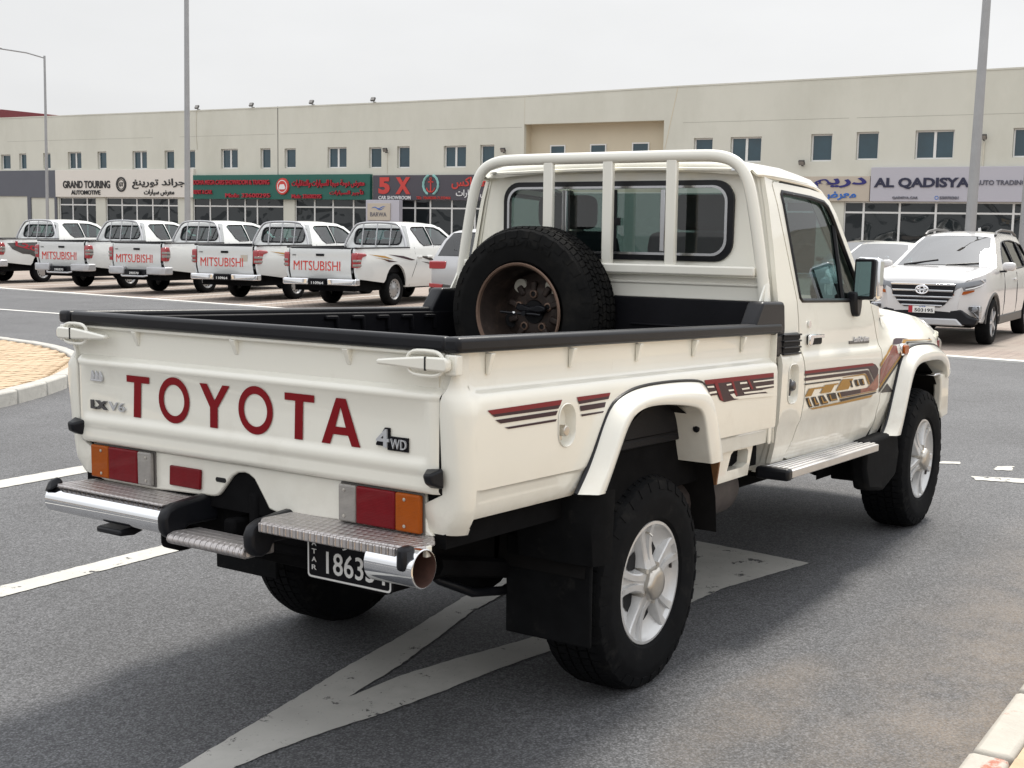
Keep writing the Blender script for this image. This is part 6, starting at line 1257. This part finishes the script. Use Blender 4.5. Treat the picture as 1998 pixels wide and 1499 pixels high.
# two cars behind it
sal_out = [(.50, .34), (.80, .38), (.86, .55), (.82, .72), (.55, .82), (-.10, .92), (-.30, .96), (-.75, 1.22), (-1.15, 1.40), (-1.5, 1.45), (-2.2, 1.42), (-2.6, 1.30), (-3.05, 1.05), (-3.55, 1.02), (-3.62, .8), (-3.6, .45), (-3.4, .34), (-3.12, .32)]
SP = [(.28, .80), (.45, .85), (.7, .86), (.92, .83), (1.0, .79), (1.2, .68), (1.4, .56), (1.46, .50)]
swin = [[(-.72, 1.0), (-1.15, 1.31), (-1.45, 1.36), (-1.75, 1.36), (-1.75, 1.0)], [(-1.85, 1.0), (-1.85, 1.36), (-2.2, 1.33), (-2.7, 1.08), (-2.65, 1.0)]]
def saloon(paint, loc, rz, lab):
    o, h = make_car('parked_saloon', SP, sal_out, [(-2.70, .37, .32), (0, .37, .32)], swin, [('p', [(.86, .55), (.85, .65), (.82, .72), (.70, .78), (.55, .82), (-.10, .92), (-.30, .96)], .02, .05), ('windscreen', [(-.30, .96), (-.75, 1.22), (-1.15, 1.40)], .03, .05), ('p', [(-1.15, 1.40), (-1.5, 1.45), (-2.2, 1.42)], .03, 0), ('rear_window', [(-2.2, 1.42), (-2.6, 1.30), (-3.05, 1.05)], .02, 0), ('p', [(-3.05, 1.05), (-3.55, 1.02), (-3.62, .8), (-3.6, .45)], .0, -.03)], paint, small_wheel(.32, .205, 'steel_wheel', 'alloy'), (0, -2.70), .32, .755, lambda x: max(0, x-.1)**2*.6+max(0, -3.0-x)**2*.4, .25)
    for s in (-1, 1):
        MB().box(-.62, -.46, s*.84, s*1.02, .96, 1.08).build('door_mirror', paint, o, bev=.04); MB().prism([(.84, .60), (.80, .70), (.40, .76), (.36, .68), (.60, .60)], 'xz', s*.50, s*.76).build('headlight', 'head_lens', o, bev=.02)
    MB().box(.83, .905, -.45, .45, .42, .62).build('grille', 'black_plastic', o, bev=.02); cabin(o, -1.2, -2.05, .55, .34)
    o.location = (*loc, 0); o.rotation_euler = (0, 0, rz); tag(o, lab, 'saloon car'); return o
saloon('white_paint', (22.4, 5.85), 3.17, 'white saloon seen between the wing mirror and the crossover'); saloon('dark_paint', (25.6, 7.35), 3.17, 'dark saloon whose roof shows past the truck windscreen pillar')
# crossover seen from behind, left of the hoop
mg_out = [(-.95, .40), (-1.0, .62), (-1.0, .86), (-.97, 1.0), (-.90, 1.12), (-.72, 1.40), (-.55, 1.55), (-.3, 1.61), (.6, 1.66), (1.2, 1.63), (1.5, 1.54), (2.25, 1.10), (2.5, 1.06), (3.1, .98), (3.3, .85), (3.32, .5), (3.2, .38), (3.0, .34)]
MG, mhw = make_car('parked_suv', RUSH_P, mg_out, [(2.6, .40, .34), (0, .40, .34)], [[(-.35, 1.42), (-.1, 1.52), (.6, 1.55), (.62, 1.14), (-.05, 1.16)], [(.70, 1.14), (.68, 1.55), (1.15, 1.53), (1.5, 1.42), (1.9, 1.16)]], [('p', [(-.95, .40), (-1.0, .62), (-1.0, .86), (-.97, 1.0), (-.90, 1.12)], 0, -.05), ('rear_window', [(-.90, 1.12), (-.72, 1.40), (-.55, 1.55)], .01, -.05), ('p', [(-.55, 1.55), (-.45, 1.58), (-.3, 1.61), (.6, 1.66), (1.2, 1.63), (1.5, 1.54)], .03, 0), ('windscreen', [(1.5, 1.54), (1.9, 1.32), (2.25, 1.10)], .03, .05), ('p', [(2.25, 1.10), (2.5, 1.06), (3.1, .98), (3.3, .85), (3.32, .5)], .02, .06)], 'silver_paint', wR, (0, 2.6), .345, .745, lambda x: max(0, -.6-x)**2*.5+max(0, x-2.7)**2*.5, .28)
MG.location = (16.75, 11.55, 0); MG.rotation_euler = (0, 0, HD); tag(MG, 'silver white crossover seen from behind, half hidden by the spare wheel', 'suv')
for s in (-1, 1):
    MB().prism([(-1.03, .87), (-1.03, 1.02), (-.72, 1.05), (-.70, 1.0), (-.80, .90)], 'xz', s*.44, s*.815).build('tail_light', 'tail_red', MG, bev=.02); MB().prism([(s*.52, .50), (s*.80, .52), (s*.80, .60), (s*.50, .58)], 'yz', -1.05, -.9).build('reflector', 'tail_red', MG, bev=.01)
lb = MB().prism([(-.82, .30), (.82, .30), (.84, .50), (.5, .60), (-.5, .60), (-.84, .50)], 'yz', -1.03, -.7).build('lower_bumper', 'graphite', MG, bev=.04); MB().box(-1.06, -.9, -.45, .45, .32, .40).build('skid_plate', 'silver_plastic', lb, bev=.02)
MB().lathe([(.0, -1.075), (.07, -1.07), (.075, -1.04)], 20, 'x', (0, 0, .92)).build('emblem', 'chrome', MG); MB().tube([(-.93, .0, 1.14), (-.86, .35, 1.24)], .014, 6).build('wiper', 'black_plastic', MG)
cabin(MG, 1.3, .45, .72, .34)
